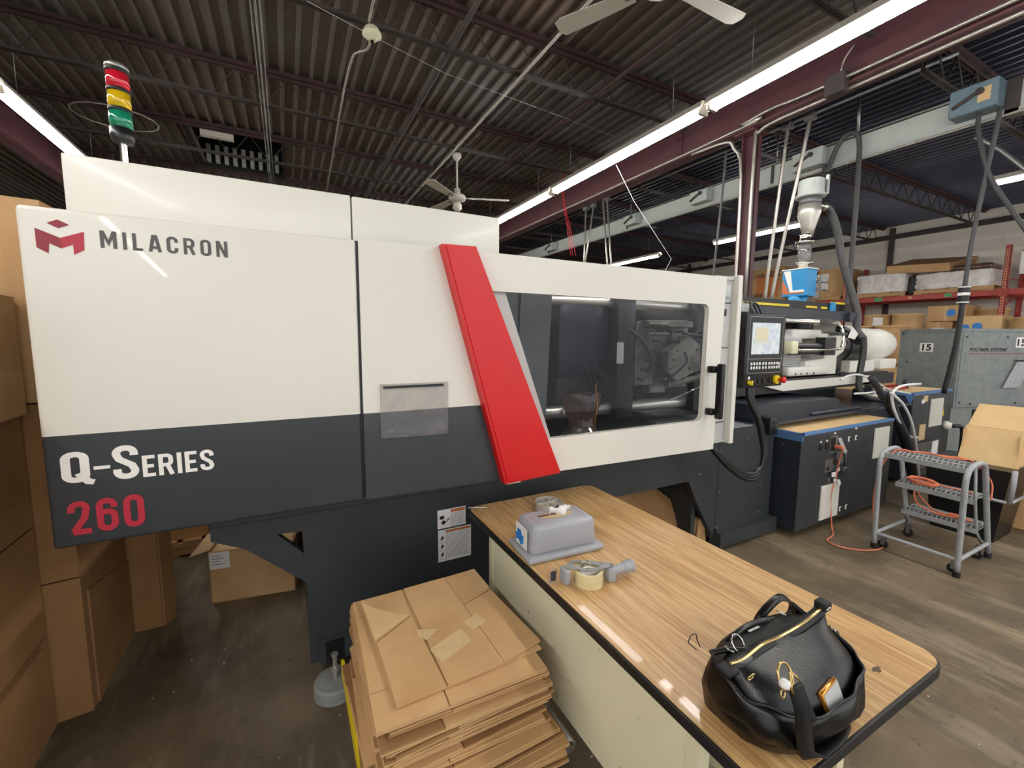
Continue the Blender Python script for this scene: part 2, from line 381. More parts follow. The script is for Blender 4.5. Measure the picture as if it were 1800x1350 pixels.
def glyph(ch, t):
    """centre lines of a condensed block letter, 0.5 wide and 1 high, stroke t"""
    a = t/2; W = .5-a; H = 1-a; r_ = .2
    bowl = AR(W-r_+.0, H-r_, r_, r_, 90, 0)
    O = [(a, .5)]+AR(a+.155, H-.155, .155, .155, 180, 90)+AR(W-.155, H-.155, .155, .155, 90, 0)+AR(W-.155, a+.155, .155, .155, 0, -90)+AR(a+.155, a+.155, .155, .155, -90, -180)+[(a, .5)]
    S_ = [(W, H-.23)]+AR(W-.155, H-.155, .155, .155, -5, 90)+AR(a+.155, H-.155, .155, .155, 90, 190)+[(a+.05, .60), (W-.05, .40)]+AR(W-.155, a+.155, .155, .155, 10, -90)+AR(a+.155, a+.155, .155, .155, -90, -180)+[(a, a+.23)]
    return {
     'M': (.66, [[(a, 0), (a, 1)], [(.66-a, 0), (.66-a, 1)], [(a+.02, .97), (.33, .3), (.64-a, .97)]]),
     'I': (t, [[(a, 0), (a, 1)]]),
     'L': (.42, [[(a, 0), (a, 1)], [(a, a), (.42, a)]]),
     'A': (.54, [[(a*.8, 0), (.23, 1)], [(.31, 1), (.54-a*.8, 0)], [(.13, .26), (.41, .26)], [(.20, .93), (.34, .93)]]),
     'C': (.5, [[(W, H-.26)]+AR(W-.155, H-.155, .155, .155, 0, 90)+AR(a+.155, H-.155, .155, .155, 90, 180)+AR(a+.155, a+.155, .155, .155, 180, 270)+AR(W-.155, a+.155, .155, .155, -90, 0)+[(W, a+.26)]]),
     'R': (.52, [[(a, 0), (a, 1)], [(a, H)]+AR(W-.155, H-.155, .155, .155, 90, 0)+AR(W-.155, .62, .155, .14, 0, -90)+[(a, .48)], [(.30, .48), (.52-a*.9, 0)]]),
     'O': (.5, [O]), '0': (.5, [O]),
     'N': (.54, [[(a, 0), (a, 1)], [(.54-a, 0), (.54-a, 1)], [(a+.02, .97), (.52-a, .03)]]),
     'Q': (.52, [O, [(.30, .30), (.38, .14), (.46, 0), (.56, -.03)]]),
     'S': (.5, [S_]),
     'E': (.42, [[(a, 0), (a, 1)], [(a, a), (.42, a)], [(a, .5), (.38, .5)], [(a, H), (.42, H)]]),
     '2': (.5, [[(a, H-.24)]+AR(a+.155, H-.155, .155, .155, 180, 90)+AR(W-.155, H-.155, .155, .155, 90, -20)+[(.36, .48), (a+.02, a+.02)], [(a, a), (.5, a)]]),
     '6': (.5, [[(W, H-.22)]+AR(W-.155, H-.155, .155, .155, 0, 90)+AR(a+.155, H-.155, .155, .155, 90, 180)+AR(a+.155, a+.155, .155, .155, 180, 270)+AR(W-.155, a+.155, .155, .155, -90, 0)+[(W, .40)], [(W, .38)]+AR(W-.155, .44, .155, .15, 0, 90)+[(a+.03, .59)]]),
     '-': (.34, [[(0, .46), (.34, .46)]]),
    }[ch]
def block_text(s, h, x, z, w, mat, parent, t=.17, gap=.14, y=1.6993):
    adv = []; tot = 0
    for ch in s: wd, st_ = glyph(ch, t); adv.append((tot, st_)); tot += wd+gap
    k = w/(tot-gap); mb = MB(); layer = 0
    for off, strokes in adv:
        for pts in strokes:
            layer += 1; yy = y-.00012*(layer % 6)
            P_ = [Vector((off+u, v)) for u, v in pts]
            P_ = [p for i, p in enumerate(P_) if i == 0 or (p-P_[i-1]).length > 1e-4]
            L_ = []
            for i, p in enumerate(P_):
                d0 = (P_[i]-P_[i-1]).normalized() if i else (P_[1]-P_[0]).normalized()
                d1 = (P_[i+1]-P_[i]).normalized() if i < len(P_)-1 else d0
                if i == 0: d0 = d1
                d = (d0+d1); d = d.normalized() if d.length > .3 else d1
                nn = Vector((-d.y, d.x)); c_ = max(.45, nn.dot(Vector((-d1.y, d1.x))))
                L_.append((p+nn*t/2/c_, p-nn*t/2/c_))
            vs = [(x+q.x*k, yy, z+q.y*h) for pr_ in L_ for q in pr_]
            mb._add(vs, [(2*i, 2*i+1, 2*i+3, 2*i+2) for i in range(len(P_)-1)])
    return mb.build('lettering', mat, parent)
def face_y(x, y, z, rot=0):   # lettering on a face that looks to -y
    return Matrix.Translation((x, y, z)) @ Matrix.Rotation(R(rot), 4, 'Z') @ Matrix.Rotation(R(90), 4, 'X')
def struct(name, mb, mat): return mb.build(name, mat, None, kind='structure')

# ================================================================ STRUCTURE
X0, X1, Y0, Y1, ZD = -9.0, 14.5, -4.0, 20.0, 4.6
struct('floor', MB().box(X0, Y0, -.1, X1, Y1, 0), 'floor')
struct('wall_right', MB().box(X1, Y0, 0, X1+.2, Y1, 4.9), 'wall')
struct('wall_left', MB().box(X0-.2, Y0, 0, X0, Y1, 4.9), 'wall')
struct('wall_back', MB().box(X0, Y1, 0, X1, Y1+.2, 4.9), 'wall')
def deck(name, xa, xb, mat, hole=None):
    vs = []; fs = []; x = xa; p = .152
    while x < xb-.01:
        prof = [(x, ZD+.045), (x+.104, ZD+.045), (x+.112, ZD), (x+.142, ZD), (x+p, ZD+.045)]
        spans = [(Y0, Y1)]
        if hole and hole[0]-.01 < x+.07 < hole[1]: spans = [(Y0, hole[2]), (hole[3], Y1)]
        for a, b in spans:
            k = len(vs)
            for yy in (a, b): vs += [(q[0], yy, q[1]) for q in prof]
            fs += [(k+i, k+i+1, k+6+i, k+5+i) for i in range(4)]
        x += p
    me = bpy.data.meshes.new(name); me.from_pydata(vs, [], fs); me.materials.append(M[mat])
    link(name, me, None, kind='structure')
HX0, HX1, HY0, HY1 = -1.14, .08, 7.85, 9.5
deck('ceiling', X0, 5.05, 'deck', (HX0, HX1, HY0, HY1))
deck('ceiling', 5.054, X1, 'deck2')
struct('ceiling', MB().box(X0, Y0, ZD+.9, X1, Y1, ZD+1.0), 'recess_shade')     # roofing above the steel deck, its dark colour painting the hatch shade
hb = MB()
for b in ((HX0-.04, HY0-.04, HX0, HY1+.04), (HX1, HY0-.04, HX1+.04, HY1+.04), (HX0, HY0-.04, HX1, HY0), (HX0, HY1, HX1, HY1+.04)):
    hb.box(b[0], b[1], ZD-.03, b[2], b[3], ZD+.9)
struct('trim_1', hb, 'recess_shade')  # hatch sides coloured dark, shade put into the material
hg = MB()
for i in range(9): hg.box(HX0+.06+i*.13, HY1-.12, ZD+.02, HX0+.12+i*.13, HY1-.02, ZD+.3)
struct('trim_2', hg, 'galv')
# block joints and ledger on the right wall
lg = MB().box(14.38, Y0, 4.26, 14.5, Y1, 4.34).box(14.42, Y0, 4.34, 14.5, Y1, 4.38)
struct('trim_3', lg, 'web')
pil = MB()
for y in (5.75, 12.3): pil.box(14.40, y-.05, 0, 14.5, y+.05, 4.55)
struct('trim_4', pil, 'web')
# main beams
def ibeam(name, x, z0, z1, y0, y1, label):
    b = MB().box(x-.1, y0, z0, x+.1, y1, z0+.02).box(x-.1, y0, z1-.02, x+.1, y1, z1).box(x-.006, y0, z0, x+.006, y1, z1)
    for y in (4.6, 10.5):
        b.box(x-.03, y-.05, z0+.05, x+.03, y+.05, z1-.05)
        for zz in (.1, .2, .3, .4): 
            b.cyl((x-.045, y-.025, z0+zz), (x-.03, y-.025, z0+zz), .012, n=6); b.cyl((x-.045, y+.025, z0+zz), (x-.03, y+.025, z0+zz), .012, n=6)
    return b.build(name, 'beam', None, label=label, cat='steel beam')
ibeam('steel_beam', 5.1, 4.1, 4.56, Y0, Y1, 'maroon steel roof beam above the machine, behind the long fluorescent row')
ibeam('steel_beam', -3.1, 4.1, 4.56, Y0, Y1, 'maroon steel roof beam at the far left behind the machine')
colm = MB().box(5.12, 3.5, 0, 5.28, 3.515, 4.1).box(5.12, 3.645, 0, 5.28, 3.66, 4.1).box(5.19, 3.5, 0, 5.205, 3.66, 4.1)
colm.box(5.05, 3.42, 0, 5.35, 3.74, .02).box(5.03, 3.45, 4.08, 5.33, 3.7, 4.1)
colm.build('steel_column', 'beam', None, label='maroon steel column rising behind the control panel', cat='column')
# open-web joists
def joist(xa, xb, y, label, group):
    t = thing('roof_joist', label, 'roof joist', (xa, y, 4.2), group)
    MB().box(xa, y-.055, 4.555, xb, y-.01, 4.565).box(xa, y+.01, 4.555, xb, y+.055, 4.565).box(xa, y-.014, 4.52, xb, y-.008, 4.565).box(xa, y+.008, 4.52, xb, y+.014, 4.565).box(xa, y-.055, 4.565, xb, y+.055, 4.597).build('top_chord', 'joist', t)
    MB().box(xa+.4, y-.035, 4.2, xb-.4, y+.035, 4.208).box(xa+.4, y-.012, 4.2, xb-.4, y-.006, 4.236).box(xa+.4, y+.006, 4.2, xb-.4, y+.012, 4.236).build('bottom_chord', 'web', t)
    pts = []; x = xa+.15; k = 0
    while x < xb-.1: pts.append((x, y, 4.55 if k % 2 == 0 else 4.215)); x += .25; k += 1
    MB().tube(pts, .009, 5).build('web_rod', 'web', t)
ys = [2.12, 4.03, 5.93, 7.74, 9.6, 11.45, 13.3, 15.2, 17.1]
for y in ys:
    joist(-3.0, 5.0, y, 'dark red open-web roof joist above the machine, one of the parallel row', 'roof joists over the machine bay')
for y in ys:
    joist(5.2, 14.4, y, 'dark open-web roof joist over the racking bay beyond the maroon beam', 'roof joists over the racking bay')
for x in (-.1,):
    for dx, r in ((-.03, .008), (0, .009), (.035, .006)):
        MB().tube([(x+dx, 2, 4.19), (x+dx, 16, 4.19)], r, 6).build('ceiling_conduit', 'steel', None, label='thin conduit in the bundle of three clipped under the joists, left side', cat='conduit', group='bundled ceiling conduits')
MB().tube([(2.19, 1.5, 4.185), (2.19, 17, 4.185)], .014, 8).build('ceiling_conduit', 'zinc', None, label='pale conduit under the joists passing behind the ceiling fan', cat='conduit')
MB().tube([(1.45, 1.5, 4.22), (1.45, 17, 4.22)], .025, 6).build('joist_bridging', 'web', None, label='dark bridging bar crossing the joists left of the pale conduit', cat='bar')
MB().tube([(3.1, 1.5, 4.22), (3.1, 17, 4.22)], .025, 6).build('joist_bridging', 'joist', None, label='reddish bridging bar crossing the joists beside the fluorescent row', cat='bar')

# ================================================================ LIGHTS
def tube_light(x, y0, y1, label, group=None, z=3.7):
    t = thing('fluorescent_light', label, 'light', (x, y0, z), group)
    MB().prism([(x-.078, z+.038), (x-.05, z+.10), (x+.05, z+.10), (x+.078, z+.038), (x+.074, z+.038), (x+.046, z+.095), (x-.046, z+.095), (x-.074, z+.038)], 'y', y0, y1).build('reflector', 'fanwhite', t)
    MB().box(x-.03, y0+.02, z+.04, x+.03, y1-.02, z+.082).build('ballast_channel', 'fanwhite', t)
    for dx in (-.03, .03):
        MB().cyl((x+dx, y0+.05, z+.01), (x+dx, y1-.05, z+.01), .019, n=6).build('tube', 'tubew', t)
    for yy in (y0+.03, y1-.03): MB().box(x-.05, yy-.015, z-.015, x+.05, yy+.015, z+.045).build('lamp_holder', 'fanwhite', t)
    for yy in (y0+.4, y1-.4): MB().tube([(x, yy, z+.09), (x, yy, 4.62)], .003, 4).build('hanger', 'steel', t)
rowR = [(-4.9, 'behind the viewer'), (-2.3, 'just behind the viewer'), (.32, 'nearest the viewer'), (2.94, 'second from the viewer'), (5.56, 'third from the viewer'), (8.18, 'just above the white housing')]
for y, s in rowR: tube_light(3.57, y, y+2.58, 'fluorescent fixture in the row beside the maroon beam, '+s)
for y, s in [(-4.9, 'behind the viewer'), (-2.3, 'just behind the viewer'), (.32, 'level with the viewer'), (2.94, 'second away'), (5.56, 'ending left of the signal tower'), (8.18, 'farthest, hidden by the housing')]:
    tube_light(-2.13, y, y+2.58, 'fluorescent fixture in the left-hand row at the upper left, '+s)
for y0, y1, s in [(-2.6, -.2, 'behind the viewer'), (0., 2.38, 'at the right edge of the view'), (4.58, 6.68, 'behind the hopper loader and column'), (8.25, 10.4, 'farthest away, showing above the white door')]:
    tube_light(8.6, y0, y1, 'fluorescent fixture over the racking aisle, '+s)

# ================================================================ CEILING ITEMS
def fan(name, x, y, ztop, drop, label, a0):
    t = thing(name, label, 'fan', (x, y, ztop))
    MB().lathe([(.02, ztop), (.06, ztop-.01), (.065, ztop-.05), (.03, ztop-.1), (.015, ztop-.11)], (x, y, 0), 20).build('canopy', 'fanwhite', t)
    MB().cyl((x, y, ztop-.1), (x, y, ztop-drop), .013).build('downrod', 'fanwhite', t)
    z = ztop-drop
    MB().lathe([(.02, z+.12), (.045, z+.11), (.05, z+.04), (.11, z+.02), (.125, z-.01), (.12, z-.04), (.07, z-.06), (.03, z-.065)], (x, y, 0), 28).build('motor_housing', 'fanwhite', t)
    for k in range(3):
        X = Matrix.Translation((x, y, z-.015)) @ Matrix.Rotation(R(a0+120*k), 4, 'Z') @ Matrix.Rotation(R(9), 4, 'X')
        bl = MB(); bl.prism([(.18, -.055), (.45, -.07), (.72, -.075), (.75, -.03), (.75, .05), (.7, .075), (.45, .06), (.18, .045)], 'z', -.004, .004, X=X)
        b = bl.build('blade', 'fanwhite', t)
        MB().box(.09, -.018, -.006, .24, .018, .006, X=X).build('blade_bracket', 'steel', b)
    return t
f = fan('ceiling_fan', 2.27, 6.06, 4.2, .6, 'small white three-blade ceiling fan hanging above the machine', -20)
MB().lathe([(.03, 3.53), (.06, 3.5), (.065, 3.44), (.03, 3.4)], (2.27, 6.06, 0), 20).build('lamp_globe', 'fanwhite', f)
fan('ceiling_fan', 2.25, 2.25, 4.5, .6, 'near white ceiling fan whose blades show at the top edge of the view', 118)
t = thing('smoke_detector', 'round ivory smoke detector under a joist, top centre', 'smoke detector', (.76, 4.05, 4.2))
MB().lathe([(.05, 4.2), (.06, 4.19), (.06, 4.17), (.075, 4.165), (.08, 4.14), (.05, 4.125), (.035, 4.10), (.02, 4.098)], (.76, 4.05, 0), 24).build('housing', 'ivory', t)
MB().cyl((.76, 4.05, 4.1), (.76, 4.05, 4.085), .014, n=12).build('sensor', 'black', t)
MB().tube([(.71, 3.2, 4.21), (.73, 4.0, 4.21), (.77, 4.2, 4.19), (.765, 4.32, 4.18), (.70, 4.4, 4.18), (.665, 4.5, 4.18), (.655, 4.9, 4.18), (.67, 5.6, 4.18), (.76, 8.6, 4.18)], .011, 8, sm=4).build('bent_conduit', 'zinc', None, label='bent pale conduit running away from the smoke detector', cat='conduit')
MB().tube([at(540, 2, 'z', 4.17), at(652, 62, 'z', 4.12), at(785, 130, 'z', 4.17), at(1080, 240, 'z', 4.17)], .0015, 4).build('wire', 'whitecord', None, label='thin wire strung across below the joists by the smoke detector', cat='wire')
cc = [(-1.75+.42*math.cos(a/16*6.283), 7.3+.35*math.sin(a/16*6.283), 4.28) for a in range(16)]
MB().tube(cc, .01, 6, closed=True).build('cable_coil', 'zinc', None, label='looped coil of cable hanging at the ceiling right of the signal tower', cat='cable')
MB().box(-.95, 7.72, 4.42, -.55, 7.8, 4.5).build('junction_box', 'fanwhite', None, label='small pale box on the joist at the roof hatch edge', cat='box')
# bus duct
t = thing('bus_duct', 'long pale grey electrical bus duct hanging under the roof on the right', 'duct', (6.4, 0, 3.85))
MB().box(6.36, -3, 3.84, 6.5, 14, 4.09).build('casing', 'galv', t)
for y in range(-2, 14, 3):
    MB().box(6.345, y, 3.835, 6.36, y+.04, 4.1).build('joint_strap', 'web', t)
    MB().tube([(6.43, y+.02, 4.1), (6.43, y+.02, 4.6)], .008, 5).build('hanger_rod', 'steel', t)
MB().box(6.33, -3, 3.80, 6.36, 14, 3.835).build('lower_flange', 'galv', t)
MB().tube([(6.32, -3, 3.79), (6.32, 14, 3.79)], .012, 6).build('lower_conduit', 'zinc', t)
def plug(y0, y1, z0, z1, mat, label, dep=.16):
    t = thing('switch_box', label, 'switch box', (6.3, (y0+y1)/2, z0))
    x = 6.345
    MB().rbox(x-dep, y0, z0, x, y1, z1, .008, 1).build('enclosure', mat, t)
    h = MB(); yc = (y0+y1)/2; zc = (z0+z1)/2
    h.tube([(x-dep-.02, yc-.05, zc+.04), (x-dep-.03, yc+.08, zc-.02), (x-dep-.02, yc+.14, zc-.05)], .016, 8)
    h.cyl((x-dep, yc-.05, zc+.04), (x-dep-.03, yc-.05, zc+.04), .03, n=12)
    h.build('lever', 'web', t)
    return t
MB().box(6.33, 1.63, 3.80, 6.51, 1.725, 4.12).build('duct_gap_block', 'web', t)  # dark block filling the black gap beside the switch box
t = plug(1.73, 2.08, 3.86, 4.12, 'bluegrey', 'large blue-grey disconnect switch box on the bus duct, upper right', .2)
MB().box(6.143, 1.78, 3.93, 6.144, 1.87, 4.06).build('label_plate', 'cardlt', t)
plug(3.28, 3.66, 3.85, 4.07, 'galv', 'pale disconnect box on the bus duct beside the arched grey hose')
plug(5.0, 5.33, 3.86, 4.05, 'galv', 'pale disconnect box on the bus duct left of the steel column')
plug(6.62, 6.92, 3.86, 4.04, 'galv', 'pale disconnect box on the bus duct crossed by the diagonal wire')
plug(9.6, 9.95, 3.86, 4.04, 'galv', 'farthest pale disconnect box on the bus duct, just above the white door')
MB().tube([(6.25, 3.28, 3.84), (6.25, 3.265, 3.76), (6.25, 3.24, 3.76), (6.25, 3.2, 3.86), (6.25, 3.14, 4.02), (6.25, 3.04, 4.12), (6.25, 2.94, 4.08), (6.25, 2.905, 3.95), (6.25, 2.89, 3.6), (6.25, 2.875, 2.3), (6.25, 2.9, 1.9)], .028, 10, sm=5).build('flexible_hose', 'hosegrey', None, label='thick grey flexible conduit arching from the bus duct down to the machine', cat='conduit')
MB().tube([(6.25, 2.93, 4.1), (6.25, 2.95, 4.6)], .018, 8).build('drop_pipe', 'steel', None, label='short steel pipe from the roof to the arched grey conduit', cat='pipe')
MB().tube([(6.25, 1.88, 3.86), (6.25, 1.87, 3.7), (6.25, 1.80, 3.4), (6.25, 1.74, 3.2), (6.25, 1.62, 2.95), (6.25, 1.45, 2.62), (6.25, 1.3, 2.3)], .02, 8, sm=4).build('drop_cable', 'hosegrey', None, label='grey cable from the blue-grey switch box crossing out to the right', cat='cable')
t = thing('drop_cable', 'long cable from the blue-grey switch box down to the grey cabinet, with an inline connector', 'cable', (6.25, 1.73, 3.85))
MB().tube([(6.25, 1.73, 3.86), (6.25, 1.745, 3.6), (6.25, 1.775, 3.25), (6.25, 1.82, 2.6), (6.25, 1.835, 2.1)], .02, 8, sm=4).build('upper_cable', 'hosegrey', t)
MB().tube([(6.25, 1.835, 2.12), (6.25, 1.84, 1.7), (6.25, 1.87, 1.3), (6.25, 1.9, 1.03)], .024, 8, sm=4).build('lower_cable', 'blackrub', t)
MB().cyl((6.25, 1.835, 2.0), (6.25, 1.835, 2.14), .045, n=14).build('connector', 'blackrub', t)
for z in (1.985, 2.06, 2.14): MB().cyl((6.25, 1.835, z), (6.25, 1.835, z+.012 if z != 2.06 else z+.03), .048, n=14).build('connector_ring', 'paper', t)
MB().tube([at(1715, 240, 'x', 6.6), at(1760, 265, 'x', 6.6), at(1830, 320, 'x', 6.6)], .02, 8, sm=3).build('brace_pipe', 'steel', None, label='slanting steel pipe beyond the blue-grey switch box', cat='pipe')
# conduits along beam and column
MB().tube([(4.98, -2, 4.13), (4.98, 2.4, 4.16), (4.98, 3.2, 4.19), (4.98, 3.6, 4.16), (4.98, 4.2, 4.12), (4.98, 14, 4.12)], .016, 8, sm=4).build('beam_conduit', 'zinc', None, label='bright conduit running the length of the maroon beam', cat='conduit')
MB().tube([(5.07, -2, 4.08), (5.07, 2.45, 4.08), (5.07, 3.2, 4.08), (5.09, 3.42, 4.04), (5.1, 3.47, 3.9), (5.1, 3.47, 2.05)], .018, 8, sm=4).build('column_conduit', 'zinc', None, label='bright conduit curving off the beam down the front of the column', cat='conduit')
MB().tube([(4.99, 4.3, 4.08), (5.0, 3.8, 4.05), (5.03, 3.7, 3.95), (5.06, 3.6, 3.6), (5.06, 3.58, 1.9)], .018, 8, sm=4).build('column_conduit', 'zinc', None, label='grey conduit down the left side of the column', cat='conduit')
MB().tube([(4.96, 3.75, 3.9), (4.93, 3.75, 3.4), (4.85, 3.75, 2.4), (4.8, 3.75, 1.6)], .014, 8, sm=3).build('column_cable', 'hosegrey', None, label='grey cable hanging slightly away from the left of the column', cat='cable')
t = thing('junction_box', 'dark grey square junction box on the bottom of the maroon beam', 'junction box', (5.0, 2.55, 4.05))
MB().rbox(4.93, 2.47, 4.03, 5.03, 2.65, 4.22, .006, 1).build('box_body', 'web', t)
MB().tube([(4.96, 2.52, 4.22), (4.96, 2.5, 4.32), (4.96, 2.42, 4.42)], .008, 6, sm=3).build('wire_loop', 'zinc', t)
for k, (y, yb, x) in enumerate([(3.3, 3.45, 5.45), (3.05, 3.38, 5.45)]):
    t = thing('drop_conduit', ['pale drop conduit right of the column, left one of the crossing pair', 'pale drop conduit right of the column, right one of the crossing pair'][k], 'conduit', (x, y, 4.1))
    MB().tube([(x, y, 4.1), (x, (y*2+yb)/3, 3.4), (x, (y+yb*2)/3, 2.7), (x, yb, 1.9)], .02, 8, sm=3).build('conduit', 'zinc', t)
    MB().rbox(x-.05, y-.05, 4.1, x+.05, y+.05, 4.18, .006, 1).build('fitting', 'steel', t)
for k, (p0, p1) in enumerate([((1030, 370), (1027, 445)), ((1043, 365), (1031, 445)), ((1060, 350), (1066, 445)), ((1067, 352), (1073, 445))]):
    a = at(*p0, 'x', 5.25); b = at(*p1, 'x', 5.25); c = b+(b-a)*.8
    t = thing('drop_conduit', 'pale drop conduit behind the white door, '+['leftmost of four', 'second of four', 'third of four', 'rightmost of four'][k], 'conduit', a)
    MB().tube([a, b, c], .016, 8).build('conduit', 'zinc', t)
    MB().rbox(a.x-.04, a.y-.05, a.z, a.x+.04, a.y+.05, a.z+.1, .006, 1).build('fitting', 'steel', t)
for k, dx in enumerate((0, 4, 9)):
    a = at(989+dx*.3, 350, 'x', 4.6); b = at(997+dx*.6, 400, 'x', 4.6); c = at(1003+dx, 450, 'x', 4.6)
    MB().tube([Vector((4.6, a.y, 4.58)), a, b, c], .005, 6, sm=3).build('red_cord', 'redcord', None, label='thin red cord hanging below the near end of the beam', cat='cord', group='hanging red cords')
MB().tube([at(1083, 290, 'x', 3.57), at(1115, 355, 'x', 3.57), at(1180, 455, 'x', 3.57), Vector((3.57, 4.2, 1.0))], .003, 6).build('wire', 'whitecord', None, label='thin pale wire slanting down below the fluorescent row', cat='wire')
MB().tube([(6.0, 2, 4.42), (6.0, 15, 4.42)], .022, 6).build('roof_pipe', 'steel', None, label='steel pipe under the slate deck just beyond the maroon beam', cat='pipe')
MB().tube([(7.2, 0, 4.45), (7.2, 15, 4.45)], .018, 6).build('roof_pipe', 'steel', None, label='steel pipe under the slate deck beyond the bus duct', cat='pipe')

# ================================================================ THE MACHINE
mc = thing('injection_molding_machine', 'long white and charcoal injection molding machine with a slanted red stripe', 'machine', (.5, 2.6, 0))
# front covers
MB().rbox(-.64, 1.7, .962, .241, 2.0, 1.953, .012, 3).build('end_cover', 'twotone', mc)
MB().prism([(.25, .964), (.86, .955), (.62, 1.957), (.25, 1.953)], 'y', 1.7, 1.74).build('middle_cover', 'twotone', mc)
MB().box(.236, 1.712, .97, .256, 1.9, 1.95).build('cover_gap_strip', 'black', mc)
win = [(.79, 1.797), (1.02, 1.118)]+arc(2.13, 1.155, .04, 270, 360, 5)+arc(2.14, 1.757, .04, 0, 90, 5)
gate = plate('sliding_gate', [(.60, 1.957), (2.32, 1.961), (2.285, .928), (.90, .955)], [win], 'y', 1.715, .03, 'white', mc)
MB().box(.62, 1.73, 1.955, 2.318, 1.80, 1.962).box(2.28, 1.73, .93, 2.318, 1.79, 1.96).build('gate_return', 'white', gate)
plate('window_pane', [(.80, 1.81), (1.10, 1.095), (2.19, 1.095), (2.20, 1.81)], [], 'y', 1.735, .006, 'glass', gate)
plate('window_mask', [(.74, 1.80), (.868, 1.80), (1.12, 1.112), (1.02, 1.112)], [], 'y', 1.728, .004, 'greyplate', gate)
MB().rbox(2.19, 1.655, 1.40, 2.225, 1.70, 1.44, .006, 2).rbox(2.19, 1.655, 1.15, 2.225, 1.70, 1.19, .006, 2).rbox(2.21, 1.61, 1.13, 2.24, 1.655, 1.455, .01, 3).box(2.2, 1.64, 1.405, 2.235, 1.66, 1.435).box(2.2, 1.64, 1.155, 2.235, 1.66, 1.185).build('gate_handle', 'black', gate)
MB().prism([(.556, 1.962), (.70, 1.966), (1.135, .958), (.838, .947)], 'y', 1.655, 1.70).build('red_stripe', 'red', mc)
MB().prism([(.572, 1.955), (.688, 1.957), (1.118, .966), (.85, .957)], 'y', 1.6505, 1.656).build('stripe_face', 'red', mc)
MB().box(.86, 1.68, .935, .93, 1.70, .948).build('stripe_foot', 'whitetext', mc)
# document pocket
dp = plate('document_pocket', [(.311, 1.203), (.586, 1.196), (.586, 1.415), (.313, 1.416)], [], 'y', 1.694, .003, 'film', mc)
MB().box(.325, 1.690, 1.398, .568, 1.6925, 1.408).build('pocket_strip', 'black', dp)
e = MB()
for p0, p1 in (((.311, 1.203), (.586, 1.196)), ((.586, 1.196), (.586, 1.415)), ((.311, 1.203), (.313, 1.416)), ((.316, 1.212), (.58, 1.206))): e.tube([(p0[0], 1.692, p0[1]), (p1[0], 1.692, p1[1])], .0013, 4)
e.build('pocket_edge', 'film', dp)
# lettering
FX = lambda x, z, y=1.6993: face_y(x, y, z)
block_text('MILACRON', .050, -.468, 1.852, .312, 'greytext', mc, t=.155, gap=.24)
block_text('Q', .094, -.604, 1.160, .066, 'whitetext', mc, t=.17)
block_text('-', .085, -.532, 1.160, .038, 'whitetext', mc, t=.12)
block_text('S', .106, -.488, 1.155, .062, 'whitetext', mc, t=.16)
block_text('ERIES', .069, -.418, 1.154, .186, 'whitetext', mc, t=.16, gap=.11)
block_text('260', .104, -.600, .999, .178, 'crimson', mc, t=.165, gap=.13)
def flat(polys, y, mat, name='emblem'):
    b = MB()
    for p in polys: b.prism(p, 'y', y, y+.0008)
    return b.build(name, mat, mc)
flat([[(-.603, 1.893), (-.5525, 1.871), (-.5525, 1.842), (-.577, 1.854), (-.580, 1.826), (-.603, 1.840)], [(-.578, 1.909), (-.555, 1.921), (-.531, 1.909), (-.555, 1.897)]], 1.6988, 'maroon')
flat([[(-.5525, 1.871), (-.502, 1.893), (-.504, 1.842), (-.527, 1.827), (-.527, 1.855), (-.5525, 1.842)]], 1.6988, 'crimson')
# upper rear housing
MB().rbox(-.63, 2.0, 1.9, .268, 3.4, 2.195, .006, 2).build('rear_housing', 'white', mc)
MB().rbox(.274, 2.0, 1.9, .973, 3.4, 2.193, .006, 2).build('rear_housing', 'white', mc)
MB().box(-.6, 3.38, .95, .95, 3.42, 1.95).build('back_cover', 'white', mc)
# signal tower
tx, ty = -.525, 2.25
MB().cyl((tx, ty, 2.19), (tx, ty, 2.245), .022, .017).build('tower_socket', 'black', mc)
tw = MB().cyl((tx, ty, 2.19), (tx, ty, 2.36), .0125).build('signal_tower', 'chrome', mc)
MB().lathe([(.03, 2.335), (.036, 2.345), (.037, 2.385)], (tx, ty, 0)).build('tower_base', 'black', tw)
for z, k in ((2.388, 'lgrn'), (2.458, 'lyel'), (2.528, 'lred')):
    MB().lathe([(.035, z), (.035, z+.058)], (tx, ty, 0), 28).build('lamp_lens', k, tw, label={'lgrn': 'green lens', 'lyel': 'yellow lens', 'lred': 'red lens'}[k])
    MB().lathe([(.0365, z+.058), (.0365, z+.07)], (tx, ty, 0), 28).build('tower_ring', 'blackrub', tw)
MB().lathe([(.0365, 2.598), (.036, 2.612), (.026, 2.62), (.001, 2.622)], (tx, ty, 0)).build('tower_cap', 'steel', tw)
# base frame
BY = 2.05
plate('base_frame', [(-.31, .81), (-.31, .76), (-.19, .70), (.034, .49), (.034, .09), (1.2, .09), (1.2, .58), (2.51, .58), (2.60, .42), (2.78, .14), (2.78, .10), (3.5, .12), (3.5, .90), (2.4, .90), (2.4, .97), (-.31, .97)],
      [[(-.075, .742), (.028, .735), (.028, .63)]], 'y', BY+.02, .04, 'dark', mc)
MB().box(-.31, BY, .81, 3.3, BY-.004, .815).build('frame_lip', 'dark', mc)
MB().box(.034, BY+.04, .09, .06, 3.4, .95).box(1.17, BY+.04, .09, 1.2, 3.4, .6).box(-.3, 3.4, .6, 3.5, 3.44, .97).box(.034, 3.4, .09, 1.2, 3.44, .6).box(2.6, 3.4, .1, 3.5, 3.44, .6).box(2.62, BY+.05, .1, 2.66, 3.4, .9).box(.06, BY+.05, .09, 1.17, 3.4, .12).build('frame_body', 'dark', mc)
